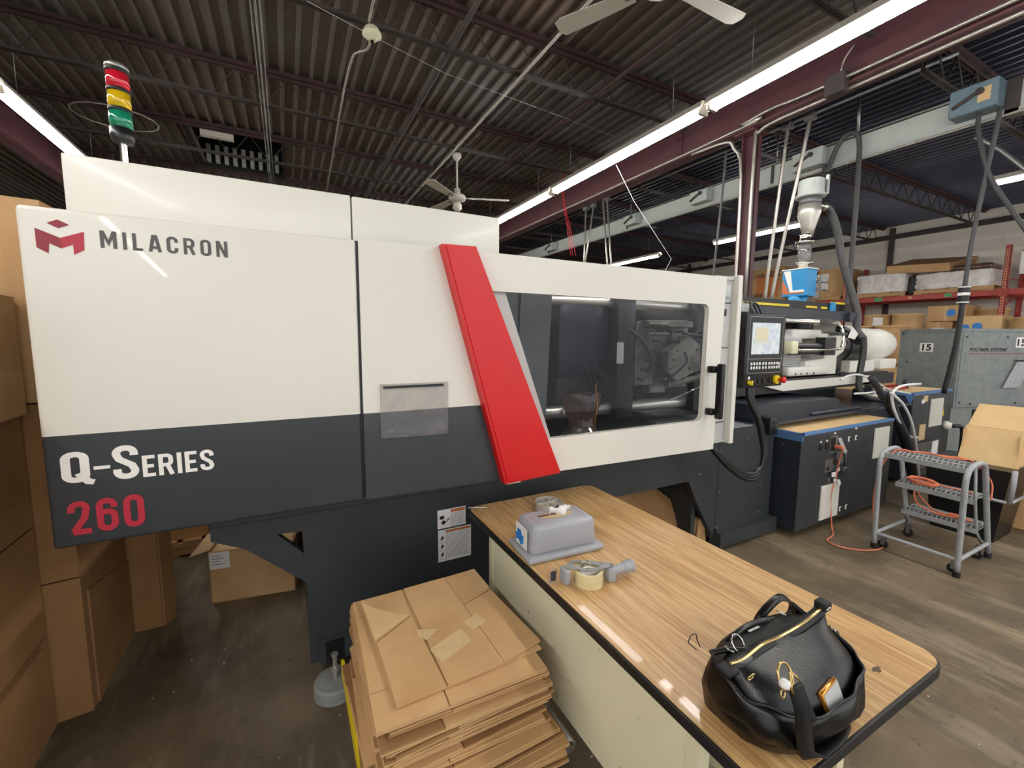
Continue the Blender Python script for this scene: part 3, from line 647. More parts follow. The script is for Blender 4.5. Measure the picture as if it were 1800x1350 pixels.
MB().box(-.3, BY+.04, .93, 2.4, 3.4, .95).build('drip_tray', 'dark', mc)
MB().box(2.82, 1.99, .03, 3.52, BY+.04, .14).box(2.82, 2.03, .14, 2.83, 2.05, .16).build('base_foot_rail', 'dark', mc)
MB().box(2.4, BY, .90, 5.95, 3.4, .925).build('bed_deck', 'navy', mc)
MB().box(3.5, 2.21, .2, 5.93, 3.4, .90).box(5.93, 2.66, .2, 7.0, 3.4, .90).build('bed_body', 'navy', mc)
tp = MB().box(2.55, BY-.005, .925, 3.2, BY+.5, .932)
for i in range(22):
    for j in range(12):
        X = Matrix.Translation((2.57+i*.028, BY+.02+j*.035, .9335)) @ Matrix.Rotation(R(45 if (i+j) % 2 else -45), 4, 'Z')
        tp.box(-.011, -.003, -.001, .011, .003, .0015, X=X)
tp.build('tread_plate', 'tread', mc)
sc = MB()
for x, z in ((2.84, .77), (2.84, .45), (2.84, .17), (3.35, .72), (3.35, .42), (3.35, .2), (2.62, .62), (3.15, .83)):
    sc.cyl((x, BY-.002, z), (x, BY-.008, z), .006, n=8)
sc.build('panel_screw', 'zinc', mc)
MB().box(2.828, BY-.001, .14, 2.831, BY+.01, .9).build('panel_seam', 'black', mc)
MB().rbox(3.36, 2.0, .84, 3.46, 2.1, .98, .01, 2).cyl((3.4, 1.995, .94), (3.4, 2.02, .94), .016, n=12, mat=M['black']).build('lifting_lug', 'navy', mc)
# leg pocket and levelling mounts
pk = MB().box(.07, BY-.012, .08, .30, BY+.03, .20, M['dark'])
pk.box(.10, BY-.016, .085, .18, BY-.011, .185, M['black']); pk.build('foot_bracket', 'dark', mc)
for x, y in ((.13, 1.95), (1.1, 1.95), (.13, 3.3), (3.3, 3.3)):
    lm = MB().cyl((x, y, 0), (x, y, .05), .092, n=32).cyl((x, y, .05), (x, y, .06), .092, .084, n=32).build('levelling_mount', 'rubbergrey', mc)
    MB().cyl((x, y, .06), (x, y, .17), .010, n=10).cyl((x, y, .10), (x, y, .115), .02, n=6).cyl((x, y, .17), (x, y, .18), .016, n=6).build('mount_bolt', 'zinc', lm)
# decals
def decal(x0, z0, x1, z1, nrow, big=False):
    d = MB().box(x0, BY-.0012, z0, x1, BY, z1).build('safety_decal', 'paper', mc)
    h = z1-z0; xs = x0+(x1-x0)*(.48 if big else .24)
    MB().box(xs, BY-.002, z1-h*(.2 if big else .10), x1-.004, BY-.001, z1-.005).build('warning_band', 'orange', d)
    t = MB()
    for i in range(nrow):
        zz = z1-h*(.26 if big else .15)-i*h*.8/nrow
        t.box(xs+.004, BY-.002, zz-.0012, x1-.006-.02*random.random(), BY-.001, zz)
    t.box(xs-.001, BY-.0018, z0, xs, BY-.001, z1)
    if big: t.prism([(x0+.012, z0+.055), (x0+.045, z0+.035), (x0+.058, z0+.05), (x0+.068, z0+.05), (x0+.03, z0+.018), (x0+.018, z0+.03), (x0+.03, z0+.045)], 'y', BY-.002, BY-.001).box(x0+.012, BY-.002, z0+.05, x0+.035, BY-.001, z0+.068)
    else:
        for k in range(3):
            zc = z1-h*(.25+.26*k); t.prism([(x0+.012, zc-.014), (x0+.03, zc-.006), (x0+.026, zc+.012), (x0+.018, zc+.004)], 'y', BY-.002, BY-.001); t.box(x0, BY-.0018, zc-.026, xs, BY-.001, zc-.025)
    t.build('decal_print', 'marker', d)
decal(.648, .612, .802, .712, 9, True); decal(.650, .432, .832, .604, 16)
# tie bars, platens, mould behind the window
MB().cyl((.3, 2.45, 1.085), (3.1, 2.45, 1.085), .046, n=28).build('tie_bar', 'tiebar', mc)
MB().cyl((.3, 2.45, 1.85), (3.1, 2.45, 1.85), .04, n=28).build('tie_bar', 'tiebar', mc)
for z in (1.085, 1.85): MB().cyl((.3, 3.1, z), (3.1, 3.1, z), .04, n=20).build('tie_bar', 'chrome', mc)
gs = plate('inner_guard', [(.6, .98), (1.38, .98), (1.42, 1.9), (.6, 1.9)], [rrect(.92, 1.24, 1.09, 1.66, .03)], 'y', 2.2, .01, 'gsheet', mc)
MB().box(.93, 2.21, 1.25, 1.08, 2.22, 1.65).build('guard_opening', 'black', gs)
MB().tube([(1.2, 2.19, 1.0), (1.185, 2.19, 1.4), (1.2, 2.19, 1.86)], .004, 5, sm=3).build('guard_seam', 'black', gs)
h = MB()
for z in (1.36, 1.45, 1.54): h.box(1.02, 2.185, z, 1.09, 2.19, z+.004)
h.build('guard_latch', 'chrome', gs)
MB().rbox(1.62, 2.42, 1.33, 2.05, 2.9, 1.88, .015, 2).build('ejector_housing', 'navy', mc)
MB().rbox(1.66, 2.5, 1.12, 2.0, 2.9, 1.34, .015, 2).build('ejector_lower', 'dark', mc)
cs = MB()
for i in range(12):
    x = 1.66+random.random()*.5; z = 1.35+random.random()*.1
    cs.tube([(x, 2.4, z), (x+.06*random.random(), 2.36, z-.12), (x-.05, 2.4, z-.2-.1*random.random()), (x+.05, 2.45, z-.28)], .005, 5, sm=3)
cs.build('inner_cable', 'black', mc)
MB().rbox(2.08, 2.35, 1.02, 2.24, 3.2, 1.92, .01, 2).build('moving_platen', 'dark', mc)
MB().box(2.06, 2.335, 1.42, 2.12, 2.34, 1.57).build('platen_label', 'paper', mc)
md = MB().rbox(2.26, 2.36, 1.25, 2.44, 3.1, 1.72, .006, 1).rbox(2.45, 2.4, 1.18, 2.62, 3.1, 1.66, .006, 1).rbox(2.63, 2.36, 1.22, 2.80, 3.1, 1.74, .006, 1)
md.rbox(2.3, 2.30, 1.68, 2.78, 2.38, 1.73, .006, 1)
md.prism([(2.5, 1.5), (2.72, 1.62), (2.84, 1.55), (2.86, 1.36), (2.6, 1.28), (2.5, 1.36)], 'y', 2.28, 2.36)
for i in range(16): md.cyl((2.28+.035*i, 2.28, 1.30+.07*(i % 6)), (2.28+.035*i, 2.37, 1.30+.07*(i % 6)), .009, n=8)
for z in (1.63, 1.70): md.cyl((2.3, 2.29, z), (2.5, 2.29, z), .014, n=10)
md.cyl((2.55, 2.33, 1.25), (2.95, 2.30, 1.31), .03, n=14); md.build('mould', 'mould', mc)
MB().rbox(2.86, 2.33, 1.02, 3.05, 3.2, 1.94, .01, 2).build('fixed_platen', 'dark', mc)
hs = MB()
hs.tube([(2.14, 2.3, 1.66), (2.22, 2.26, 1.58), (2.30, 2.24, 1.45), (2.30, 2.28, 1.36)], .013, 8, sm=5)
hs.tube([(2.62, 2.26, 1.64), (2.72, 2.22, 1.62), (2.86, 2.2, 1.60), (2.9, 2.22, 1.64), (2.82, 2.22, 1.67), (2.72, 2.24, 1.63)], .012, 8, sm=5)
hs.tube([(2.5, 2.26, 1.3), (2.6, 2.2, 1.42), (2.58, 2.2, 1.5)], .008, 8, sm=5)
hs.build('mould_hose', 'hosegrey', mc)
MB().tube([(2.45, 2.2, 1.15), (2.86, 2.15, 1.29)], .006, 6).build('part_gripper_rod', 'chrome', mc)
# brown bag of moulded parts hanging under the mould
rings = []
for z, rx, ry in ((1.26, .13, .08), (1.22, .125, .09), (1.16, .11, .09), (1.10, .08, .06), (1.03, .09, .08), (.965, .20, .14)):
    rings.append([(1.60+rx*math.cos(a*.5236)*(1+.12*math.sin(a*2.3)), 2.12+ry*math.sin(a*.5236)*(1+.15*math.cos(a*3)), z+.012*math.sin(a*4)) for a in range(12)])
MB().loft(rings, cap=False, smooth=False).build('catch_bag', 'bag', mc)
rings = []
for z, rx, ry in ((1.065, .07, .06), (1.03, .10, .09), (.98, .22, .16)):
    rings.append([(1.60+rx*math.cos(a*.5236)*(1+.12*math.sin(a*2.3)), 2.10+ry*math.sin(a*.5236), z) for a in range(12)])
MB().loft(rings).build('catch_chute', 'chrome', mc)
MB().tube([(1.59, 1.98, 1.33), (1.60, 1.97, 1.2), (1.585, 1.97, 1.1), (1.6, 1.96, .98)], .004, 6, sm=4).build('thermocouple_wire', 'copper', mc)
MB().box(.6, 3.32, .97, 3.0, 3.34, 1.92).build('rear_guard', 'dark', mc)
# gate end panel beside the door
ep = MB().box(2.40, 1.80, .93, 2.52, 1.81, 1.985).build('gate_end_panel', 'greyplate', mc)
MB().rbox(2.52, 1.76, .92, 2.56, 1.86, 1.995, .004, 1).build('end_post', 'white', ep)
MB().box(2.34, 1.79, 1.965, 2.54, 1.86, 1.985).build('end_flange', 'greyplate', ep)
MB().box(2.34, 1.79, .93, 2.54, 1.86, .945).build('end_flange', 'greyplate', ep)
MB().rbox(2.36, 1.77, 1.85, 2.465, 1.80, 1.93, .008, 2).build('interlock_switch', 'galv', ep)
sk = MB().rbox(2.36, 1.785, 1.74, 2.455, 1.80, 1.785, .005, 2); sk.cyl((2.41, 1.783, 1.763), (2.41, 1.786, 1.763), .004, n=8, mat=M['black']); sk.cyl((2.437, 1.783, 1.763), (2.437, 1.786, 1.763), .004, n=8, mat=M['black'])
sk.build('socket_plate', 'galv', ep)
b = MB()
for z in (1.82, 1.54, 1.06): b.box(2.34, 1.794, z, 2.50, 1.80, z+.006)
b.build('panel_rib', 'hosegrey', ep)
for k, o in enumerate((0, .02, .04)):
    MB().tube([(2.40, 1.83, .925-.0*k), (2.47, 1.80, .86-o*.6), (2.60, 1.79, .76-o*.8), (2.76, 1.78, .68-o), (2.88, 1.78, .69-o), (2.95-o*.5, 1.78, .78), (2.94-o*.7, 1.79, .90), (2.86-o*.5, 1.79, 1.06), (2.80-o, 1.80, 1.18), (2.79-o, 1.81, 1.30)], .016, 10, sm=6).build('control_cable', 'black', mc)
# control panel
hm = MB().rbox(2.612, 1.75, 1.28, 3.03, 1.87, 1.765, .006, 2).build('control_panel', 'black', mc)
MB().box(2.645, 1.7475, 1.475, 3.0, 1.75, 1.735).build('screen_bezel', 'blackrub', hm)
MB().box(2.665, 1.746, 1.50, 2.965, 1.748, 1.705).build('display_screen', 'screen', hm)
MB().box(2.70, 1.7452, 1.585, 2.83, 1.746, 1.675).box(2.69, 1.7452, 1.565, 2.86, 1.746, 1.572).build('screen_window', 'cream', hm)
wl = MB(); 
for a in ((2.64, 1.742, 3.003, 1.744), (2.64, 1.468, 3.003, 1.47), (2.64, 1.375, 3.003, 1.377)): wl.box(a[0], 1.7478, a[1], a[2], 1.7492, a[3])
for x in (2.64, 3.001): wl.box(x, 1.7478, 1.375, x+.002, 1.7492, 1.744)
wl.build('panel_line', 'greyplate', hm)
for r_ in range(2):
    for i in range(10):
        x = 2.668+i*.029+(.008 if i > 3 else 0)+(.008 if i > 5 else 0); z = 1.436-r_*.027
        MB().rbox(x, 1.744, z-.008, x+.016, 1.75, z+.010, .002, 1).build('key', 'paper', hm)
MB().rbox(2.968, 1.744, 1.40, 2.985, 1.75, 1.445, .002, 1).build('key', 'greyplate', hm)
MB().cyl((2.955, 1.75, 1.325), (2.955, 1.735, 1.325), .03, n=20).build('stop_collar', 'yellow', hm)
MB().lathe([(.012, 1.735), (.012, 1.715), (.022, 1.712), (.022, 1.70), (.015, 1.696)], (2.975, 0, 1.325), 20, axis='y').build('stop_button', 'red', hm)
MB().lathe([(.014, 1.75), (.014, 1.74), (.008, 1.725)], (2.66, 0, 1.315), 14, axis='y').box(2.655, 1.72, 1.30, 2.665, 1.74, 1.33).build('selector_switch', 'yellow', hm)
MB().box(2.652, 1.7465, 1.335, 2.67, 1.75, 1.355).build('switch_label', 'paper', hm)
for x in (2.71, 2.765, 2.82, 2.89): MB().cyl((x, 1.75, 1.32), (x, 1.742, 1.32), .011, n=14).build('push_button', 'blackrub', hm)
for z in (1.60, 1.36):
    hg = MB().box(2.604, 1.765, z, 2.6125, 1.80, z+.07)
    for zz in (.012, .058): hg.cyl((2.603, 1.785, z+zz), (2.605, 1.785, z+zz), .006, n=8, mat=M['black'])
    hg.build('hinge', 'gold', hm)
arm = MB().rbox(2.62, 1.80, 1.77, 2.70, 1.9, 1.83, .006, 2).rbox(2.60, 1.95, 1.86, 2.70, 2.02, 1.94, .006, 2).cyl((2.66, 1.85, 1.78), (2.66, 1.85, 1.9), .02).box(2.6, 1.84, 1.88, 2.68, 2.0, 1.90)
arm.build('panel_arm', 'steel', mc)
MB().cyl((2.655, 1.949, 1.90), (2.655, 1.94, 1.90), .014, n=14).build('arm_bolt', 'black', mc)
kb = MB()
for o in (0, .045, .09): kb.tube([(2.70+o, 1.85, 1.765), (2.71+o, 1.86, 1.81), (2.76+o, 1.88, 1.845), (2.82+o, 1.88, 1.83), (2.84+o, 1.86, 1.765)], .007, 8, sm=5)
kb.build('panel_cable', 'black', mc)
# ------------------------------------------------ injection unit
UY = 2.75
MB().prism([(3.80, 1.17), (4.05, 1.12), (5.66, 1.14), (5.66, 1.21), (4.05, 1.21)], 'y', 2.32, 2.36).build('slide_cover', 'white', mc)
MB().box(3.4, 2.36, 1.10, 6.3, 3.15, 1.22).build('slide_bed', 'blackrub', mc)
MB().prism([(3.3, .925), (3.3, 1.07), (4.55, 1.05), (4.62, .99), (4.62, .925)], 'y', 2.10, 2.62).build('carriage_casting', 'navy', mc)
MB().rbox(4.1, 2.08, .925, 4.95, 2.75, .955, .01, 2).build('casting_foot', 'navy', mc)
MB().rbox(3.6, 2.66, .925, 5.7, 3.2, 1.10, .02, 2).build('slide_base', 'dark', mc)
# barrel guard and barrel
MB().cyl((3.05, UY, 1.5), (5.0, UY, 1.5), .085, n=24).build('barrel', 'steel', mc)
bg = MB()
bg.prism([(2.50, 1.33), (2.50, 1.60), (2.60, 1.70), (2.90, 1.70), (3.0, 1.60), (3.0, 1.33)], 'x', 3.35, 4.62)
bg.build('barrel_guard', 'greyplate', mc)
gl = MB()
for i in range(8): gl.box(3.6, 2.494, 1.345+i*.018, 4.62, 2.499, 1.352+i*.018)
gl.build('guard_louvre', 'steel', mc)
MB().rbox(4.5, 2.52, 1.60, 5.02, 3.0, 1.70, .02, 2).build('feed_cover', 'whitecast', mc)
# white casting
hc = MB()
hc.prism([(4.62, 1.235), (5.20, 1.235), (5.20, 1.42), (5.32, 1.47), (5.37, 1.55), (5.33, 1.62), (5.25, 1.66), (5.0, 1.66), (4.95, 1.58), (4.95, 1.40), (4.62, 1.38)], 'y', 2.45, 3.05)
c_ = hc.build('carriage_housing', 'whitecast', mc)
MB().cyl((5.0, 2.62, 1.53), (5.36, 2.62, 1.53), .13, .11, n=28).rbox(4.3, 2.42, 1.235, 5.0, 2.5, 1.33, .02, 2).build('housing_boss', 'whitecast', mc)
bb = MB()
for x in (4.4, 4.5, 4.6, 4.72): bb.cyl((x, 2.42, 1.26), (x, 2.412, 1.26), .008, n=8)
bb.build('housing_bolt', 'black', mc)
# hydraulic cylinder pair
MB().rbox(4.78, 2.36, 1.44, 4.98, 2.46, 1.62, .006, 1).cyl((4.25, 2.41, 1.53), (4.8, 2.41, 1.53), .035, n=16).cyl((4.25, 2.41, 1.47), (4.8, 2.41, 1.47), .022, n=12).build('shift_cylinder', 'black', mc)
MB().tube([(4.28, 2.34, 1.5), (4.45, 2.34, 1.495), (4.95, 2.34, 1.50), (5.04, 2.34, 1.53), (5.06, 2.34, 1.62), (5.06, 2.36, 1.70), (5.0, 2.38, 1.755), (4.3, 2.38, 1.765), (4.0, 2.38, 1.765)], .013, 8, sm=3).tube([(5.10, 2.36, 1.55), (5.10, 2.36, 1.66), (5.07, 2.38, 1.74), (4.95, 2.40, 1.775), (4.1, 2.40, 1.785)], .012, 8, sm=3).build('hydraulic_pipe', 'chrome', mc)
MB().rbox(4.95, 2.33, 1.64, 5.12, 2.42, 1.67, .005, 1).rbox(4.72, 2.33, 1.745, 4.82, 2.42, 1.80, .006, 1).build('pipe_clamp', 'hosegrey', mc)
MB().rbox(4.18, 2.34, 1.46, 4.28, 2.42, 1.58, .01, 2).build('nozzle_block', 'ivory', mc)
# black gearbox and motor
gx = MB().cyl((5.62, 2.7, 1.52), (5.95, 2.7, 1.52), .20, n=32).cyl((5.45, 2.7, 1.52), (5.62, 2.7, 1.52), .15, .19, n=32).rbox(5.38, 2.62, 1.4, 5.5, 2.9, 1.62, .02, 2)
gx.rbox(5.25, 2.5, 1.25, 5.42, 2.9, 1.45, .01, 2)
for i in range(12):
    a = i*math.pi/6; gx.cyl((5.60, 2.7+.17*math.cos(a), 1.52+.17*math.sin(a)), (5.585, 2.7+.17*math.cos(a), 1.52+.17*math.sin(a)), .014, n=8)
gx.build('screw_gearbox', 'black', mc)
MB().lathe([(.195, 5.95), (.195, 6.6), (.18, 6.72), (.15, 6.77), (.02, 6.79)], (0, 2.7, 1.54), 36, axis='x').build('screw_motor', 'whitecast', mc)
MB().prism([(5.55, 1.22), (6.1, 1.24), (6.1, 1.36), (5.55, 1.36)], 'y', 2.48, 2.95).build('motor_mount', 'whitecast', mc)
MB().rbox(6.25, 2.48, 1.25, 6.65, 2.9, 1.37, .01, 2).build('motor_mount', 'whitecast', mc)
MB().rbox(5.5, 2.6, 1.66, 5.9, 2.9, 1.76, .01, 2).build('terminal_box', 'whitecast', mc)
MB().box(5.2, 2.4, 1.18, 6.25, 3.0, 1.235).build('motor_slide', 'blackrub', mc)
MB().prism([(5.30, 1.73), (5.22, 1.62), (5.36, 1.60), (5.42, 1.66)], 'y', 2.37, 2.375).build('hang_tag', 'paper', mc)
# top deck of the injection unit
tb = MB().box(3.3, 2.5, 1.80, 5.75, 2.53, 1.90, M['navy']).rbox(3.3, 2.53, 1.88, 5.75, 3.05, 1.90, .005, 1, M['black']).box(5.42, 2.46, 1.79, 5.62, 2.5, 1.89, M['navy'])
tb.cyl((5.0, UY, 1.70), (5.0, UY, 1.93), .13, .15, n=24, mat=M['black']); tb.build('hopper_deck', 'black', mc)
yb = MB()
for x0, x1, z in ((3.5, 4.5, 1.925), (4.8, 5.0, 1.925), (5.25, 5.55, 1.985), (5.08, 5.2, 1.925)): yb.box(x0, 2.58, z, x1, 2.584, z+.022)
yb.build('hazard_stripe', 'yellow', mc)
MB().box(3.4, 2.585, 1.90, 5.9, 2.6, 1.99).build('deck_guard', 'black', mc)
MB().prism([(5.23, 1.90), (5.33, 1.90), (5.32, 2.0), (5.25, 2.0)], 'y', 2.56, 2.58).build('blue_funnel', 'blue', mc)
# hopper loader standing on the deck
ld = thing('hopper_loader', 'blue hopper loader with clear cyclone and steel lid on top of the injection unit', 'loader', (4.95, UY, 1.9))
l_ = MB().box(4.86, 2.63, 2.06, 5.04, 2.88, 2.34)
l_.lathe([(.13, 1.93), (.13, 1.955), (.085, 1.965), (.085, 2.0), (.10, 2.06)], (4.95, 2.76, 0), 20); l_.build('loader_body', 'blue', ld)
MB().prism([(2.87, 2.33), (2.80, 2.33), (2.765, 2.12), (2.65, 2.12), (2.65, 2.10), (2.79, 2.10)], 'x', 4.856, 4.86).build('white_chevron', 'whitetext', ld)
MB().prism([(2.875, 2.24), (2.80, 2.10), (2.65, 2.10), (2.65, 2.085), (2.875, 2.085)], 'x', 4.857, 4.861).build('orange_chevron', 'orange', ld)
MB().box(4.855, 2.62, 2.34, 5.05, 2.89, 2.35).build('white_edge', 'whitetext', ld)
sg = MB().rbox(5.04, 2.64, 2.02, 5.18, 2.86, 2.30, .03, 3).build('sight_hopper', 'clearplast', ld)
sgk = MB()
for z in (2.2, 2.12): sgk.rbox(5.08, 2.585, z, 5.15, 2.60, z+.04, .005, 1); sgk.tube([(4.98, 2.58, z), (5.1, 2.575, z+.01), (5.2, 2.58, z-.01)], .005, 5)
sgk.build('sight_latch', 'steel', sg)
MB().lathe([(.05, 2.35), (.05, 2.40), (.09, 2.405), (.09, 2.425), (.06, 2.43)], (5.0, UY, 0), 24).build('tube_flange', 'chrome', ld)
MB().lathe([(.06, 2.62), (.09, 2.625), (.09, 2.645), (.05, 2.65), (.05, 2.70), (.055, 2.72)], (5.0, UY, 0), 24).build('tube_flange', 'chrome', ld)
MB().lathe([(.063, 2.43), (.063, 2.62)], (5.0, UY, 0), 24).build('sight_tube', 'clearplast', ld)
MB().lathe([(.05, 2.70), (.065, 2.78), (.105, 2.93), (.105, 3.02)], (5.03, UY, 0), 28).build('cyclone_cone', 'zinc', ld)
MB().lathe([(.10, 3.02), (.10, 3.10)], (5.03, UY, 0), 28).build('cyclone_glass', 'clearplast', ld)
MB().lathe([(.10, 3.10), (.14, 3.105), (.14, 3.125), (.12, 3.13), (.12, 3.27), (.11, 3.28)], (5.03, UY, 0), 28).build('cyclone_lid', 'galv', ld)
MB().rbox(5.10, 2.62, 3.12, 5.13, 2.65, 3.32, .004, 1).build('lid_clamp', 'steel', ld)
MB().cyl((5.1, UY-.05, 3.02), (5.24, UY-.05, 3.02), .03, n=14).cyl((5.20, UY-.05, 3.02), (5.22, UY-.05, 3.02), .04, n=14).build('inlet_spout', 'chrome', ld)
MB().tube([(5.22, 2.70, 3.03), (5.35, 2.70, 2.98), (5.42, 2.66, 2.8), (5.48, 2.62, 2.5), (5.56, 2.56, 2.2), (5.62, 2.50, 1.95), (5.58, 2.46, 1.82), (5.50, 2.42, 1.70), (5.52, 2.36, 1.60)], .038, 12, sm=6).build('feed_hose', 'hosegrey', ld)
MB().tube([(5.42, 2.32, 1.62), (5.40, 2.30, 1.45), (5.32, 2.28, 1.25), (5.24, 2.24, 1.10), (5.26, 2.2, 1.02), (5.42, 2.14, .98), (5.75, 2.1, .95)], .03, 10, sm=6).build('black_hose', 'blackrub', mc)
MB().tube([(5.3, 2.5, 1.72), (5.44, 2.46, 1.66), (5.60, 2.44, 1.58)], .045, 12, sm=4).build('motor_hose', 'black', mc)
# rear valve block clutter
vb = MB().rbox(5.6, 2.36, 1.10, 5.8, 2.6, 1.20, .01, 1, M['black']).rbox(5.72, 2.3, 1.03, 5.8, 2.4, 1.10, .01, 1, M['steel']).rbox(5.55, 2.25, .96, 5.7, 2.35, 1.0, .01, 1, M['ivory']).cyl((5.7, 2.3, .93), (5.7, 2.3, 1.08), .03, n=12, mat=M['steel'])
vb.build('valve_block', 'steel', mc)
# ------------------------------------------------ electrical cabinets
def louvre(x0, z0, x1, z1, y, cab, n):
    v = MB().box(x0, y-.004, z0, x1, y, z1, M['hosegrey']).box(x0, y-.012, z0, x0+.008, y, z1, M['white']).box(x1-.008, y-.012, z0, x1, y, z1, M['white']).box(x0, y-.012, z0-.004, x1, y, z0, M['white']).box(x0, y-.012, z1, x1, y, z1+.004, M['white']).build('louvre_vent', 'white', cab)  # darker back plate paints the shadow slots between the slats
    for i in range(n):
        z = z0+(z1-z0)*(i+.15)/n; hgt = (z1-z0)/n
        MB().prism([(y-.004, z+hgt*.3), (y-.018, z), (y-.018, z+hgt*.12), (y-.004, z+hgt*.85)], 'x', x0+.008, x1-.008).build('slat', 'white', v)
    return v
c1 = thing('electrical_cabinet', 'charcoal electrical cabinet topped with cardboard and blue tape, nearer the viewer', 'cabinet', (4.3, 2.0, .06))
MB().box(3.545, 1.87, .06, 5.05, 2.2, .855).build('cabinet_body', 'navy', c1)
MB().rbox(3.54, 1.855, .06, 4.30, 1.875, .85, .004, 1).build('cabinet_door', 'dark', c1)
MB().rbox(4.306, 1.855, .06, 5.05, 1.875, .85, .004, 1).build('cabinet_door', 'dark', c1)
MB().prism([(3.56, 1.875), (5.03, 1.875), (5.03, 2.2), (3.62, 2.19)], 'z', .856, .862).build('cardboard_cover', 'cardlt', c1)
MB().box(3.54, 1.852, .843, 5.05, 1.8545, .86).box(3.54, 1.852, .86, 5.05, 1.885, .864).box(3.54, 1.852, .86, 3.565, 2.19, .864).box(3.536, 1.852, .80, 3.5395, 2.19, .862).prism([(3.54, .86), (3.56, .86), (3.545, .78)], 'y', 1.852, 1.8545).build('masking_tape', 'paintblue', c1)
louvre(3.86, .10, 4.14, .385, 1.855, c1, 22)
louvre(4.68, .525, 4.95, .795, 1.855, c1, 20)
for x, z in ((4.245, .75), (4.36, .75), (4.20, .135), (4.30, .135)):
    k = MB().rbox(x-.016, 1.848, z-.022, x+.016, 1.855, z+.022, .003, 1).build('latch', 'paper', c1)
    MB().prism([(x-.003, z-.012), (x+.008, z-.008), (x+.006, z+.014), (x-.002, z+.012)], 'y', 1.843, 1.849).build('latch_key', 'black', k)
for x, w_ in ((3.81, .03), (3.90, .035)):
    k = MB().rbox(x-w_/2, 1.846, .70, x+w_/2, 1.855, .755, .003, 1).build('rotary_switch', 'black', c1)
    MB().box(x-.013, 1.8525, .765, x+.013, 1.8545, .778).build('switch_label', 'paper', k)
MB().box(4.0, 1.8525, .815, 4.03, 1.8545, .83).box(4.34, 1.8525, .825, 4.37, 1.8545, .84).build('cabinet_tag', 'paper', c1)
sk = MB().box(3.945, 1.851, .655, 4.06, 1.8548, .80).build('socket_frame', 'steel', c1)
MB().box(3.955, 1.8495, .675, 4.03, 1.852, .79).build('socket_opening', 'marker', sk)
MB().prism([(3.95, .80), (4.0, .80), (4.12, .66), (4.07, .655)], 'y', 1.80, 1.804).build('socket_flap', 'greyplate', sk)
pl = MB().box(3.90, 1.851, .50, 4.10, 1.8548, .605).box(4.06, 1.850, .545, 4.23, 1.8530, .66).box(3.96, 1.851, .41, 4.0, 1.8548, .455).build('outlet_plate', 'steel', c1)
MB().cyl((4.05, 1.851, .575), (4.05, 1.845, .575), .03, n=18).cyl((3.94, 1.851, .53), (3.94, 1.845, .53), .018, n=12).build('outlet', 'marker', pl)
pl = MB().rbox(4.09, 1.80, .47, 4.18, 1.85, .53, .01, 2).build('blue_plug', 'navy', c1, label='blue plug hanging on the cabinet')
MB().tube([(4.04, 1.81, .71), (4.08, 1.80, .62), (4.13, 1.82, .53)], .006, 6, sm=3).build('plug_cord', 'black', pl)
for poly in ([(3.96, .50), (4.03, .50), (4.03, .455), (3.97, .46)], [(4.03, .52), (4.08, .53), (4.09, .50), (4.04, .49)], [(4.05, .43), (4.10, .36), (4.13, .38), (4.10, .42)], [(4.0, .44), (4.04, .44), (4.05, .41), (4.01, .41)]):
    MB().prism(poly, 'y', 1.828, 1.8295).build('paper_tag', 'paper', c1)
cs_ = MB()
for x, z in ((3.62, .80), (3.50, .78)): cs_.cyl((3.546, 2.0+(x-3.5), z-.03), (3.54, 2.0+(x-3.5), z-.03), .005, n=8)
cs_.build('side_screw', 'zinc', c1)
c2 = thing('electrical_cabinet', 'charcoal electrical cabinet with one large louvred vent, farther away beside the grey cabinet', 'cabinet', (6.4, 2.3, .05))
MB().box(5.98, 2.07, .05, 6.98, 2.62, 1.015).build('cabinet_body', 'navy', c2)
MB().rbox(5.98, 2.05, .05, 6.98, 2.072, 1.01, .004, 1).build('cabinet_door', 'dark', c2)
MB().prism([(6.0, 2.07), (6.95, 2.07), (6.95, 2.6), (6.0, 2.6)], 'z', 1.016, 1.022).build('cardboard_cover', 'cardlt', c2)
MB().box(5.97, 2.046, 1.0, 6.99, 2.05, 1.02).box(5.97, 2.046, 1.02, 6.99, 2.09, 1.026).box(5.97, 2.046, .995, 5.979, 2.6, 1.024).prism([(2.05, .995), (2.12, .995), (2.09, .93), (2.065, .92)], 'x', 5.974, 5.979).build('masking_tape', 'paintblue', c2)
louvre(6.41, .62, 6.74, .93, 2.05, c2, 20)
louvre(6.5, .12, 6.72, .33, 2.05, c2, 12)
MB().rbox(6.18, 2.04, .90, 6.24, 2.05, .945, .003, 1).build('latch', 'paper', c2)
MB().box(6.23, 2.046, .915, 6.33, 2.05, .985).build('rating_plate', 'tape', c2)
MB().box(6.2, 2.046, .48, 6.35, 2.05, .66).build('rating_plate', 'tape', c2)
MB().prism([(6.76, .72), (6.80, .72), (6.79, .80)], 'y', 2.044, 2.05).build('warning_triangle', 'yellow', c2)
MB().lathe([(.05, 2.05), (.05, 2.02), (.03, 1.98)], (6.86, 0, .60), 16, axis='y').build('power_inlet', 'white', c2)
MB().tube([(6.86, 1.98, .60), (6.98, 1.94, .59), (7.02, 1.93, .5), (7.02, 1.93, .2)], .022, 8, sm=4).build('power_cable', 'black', c2)
MB().box(6.02, 2.0, .18, 6.6, 2.003, .47).build('document_sleeve', 'film', c2)
MB().box(6.42, 1.995, .24, 6.58, 1.998, .46).build('sleeve_paper', 'paper', c2)
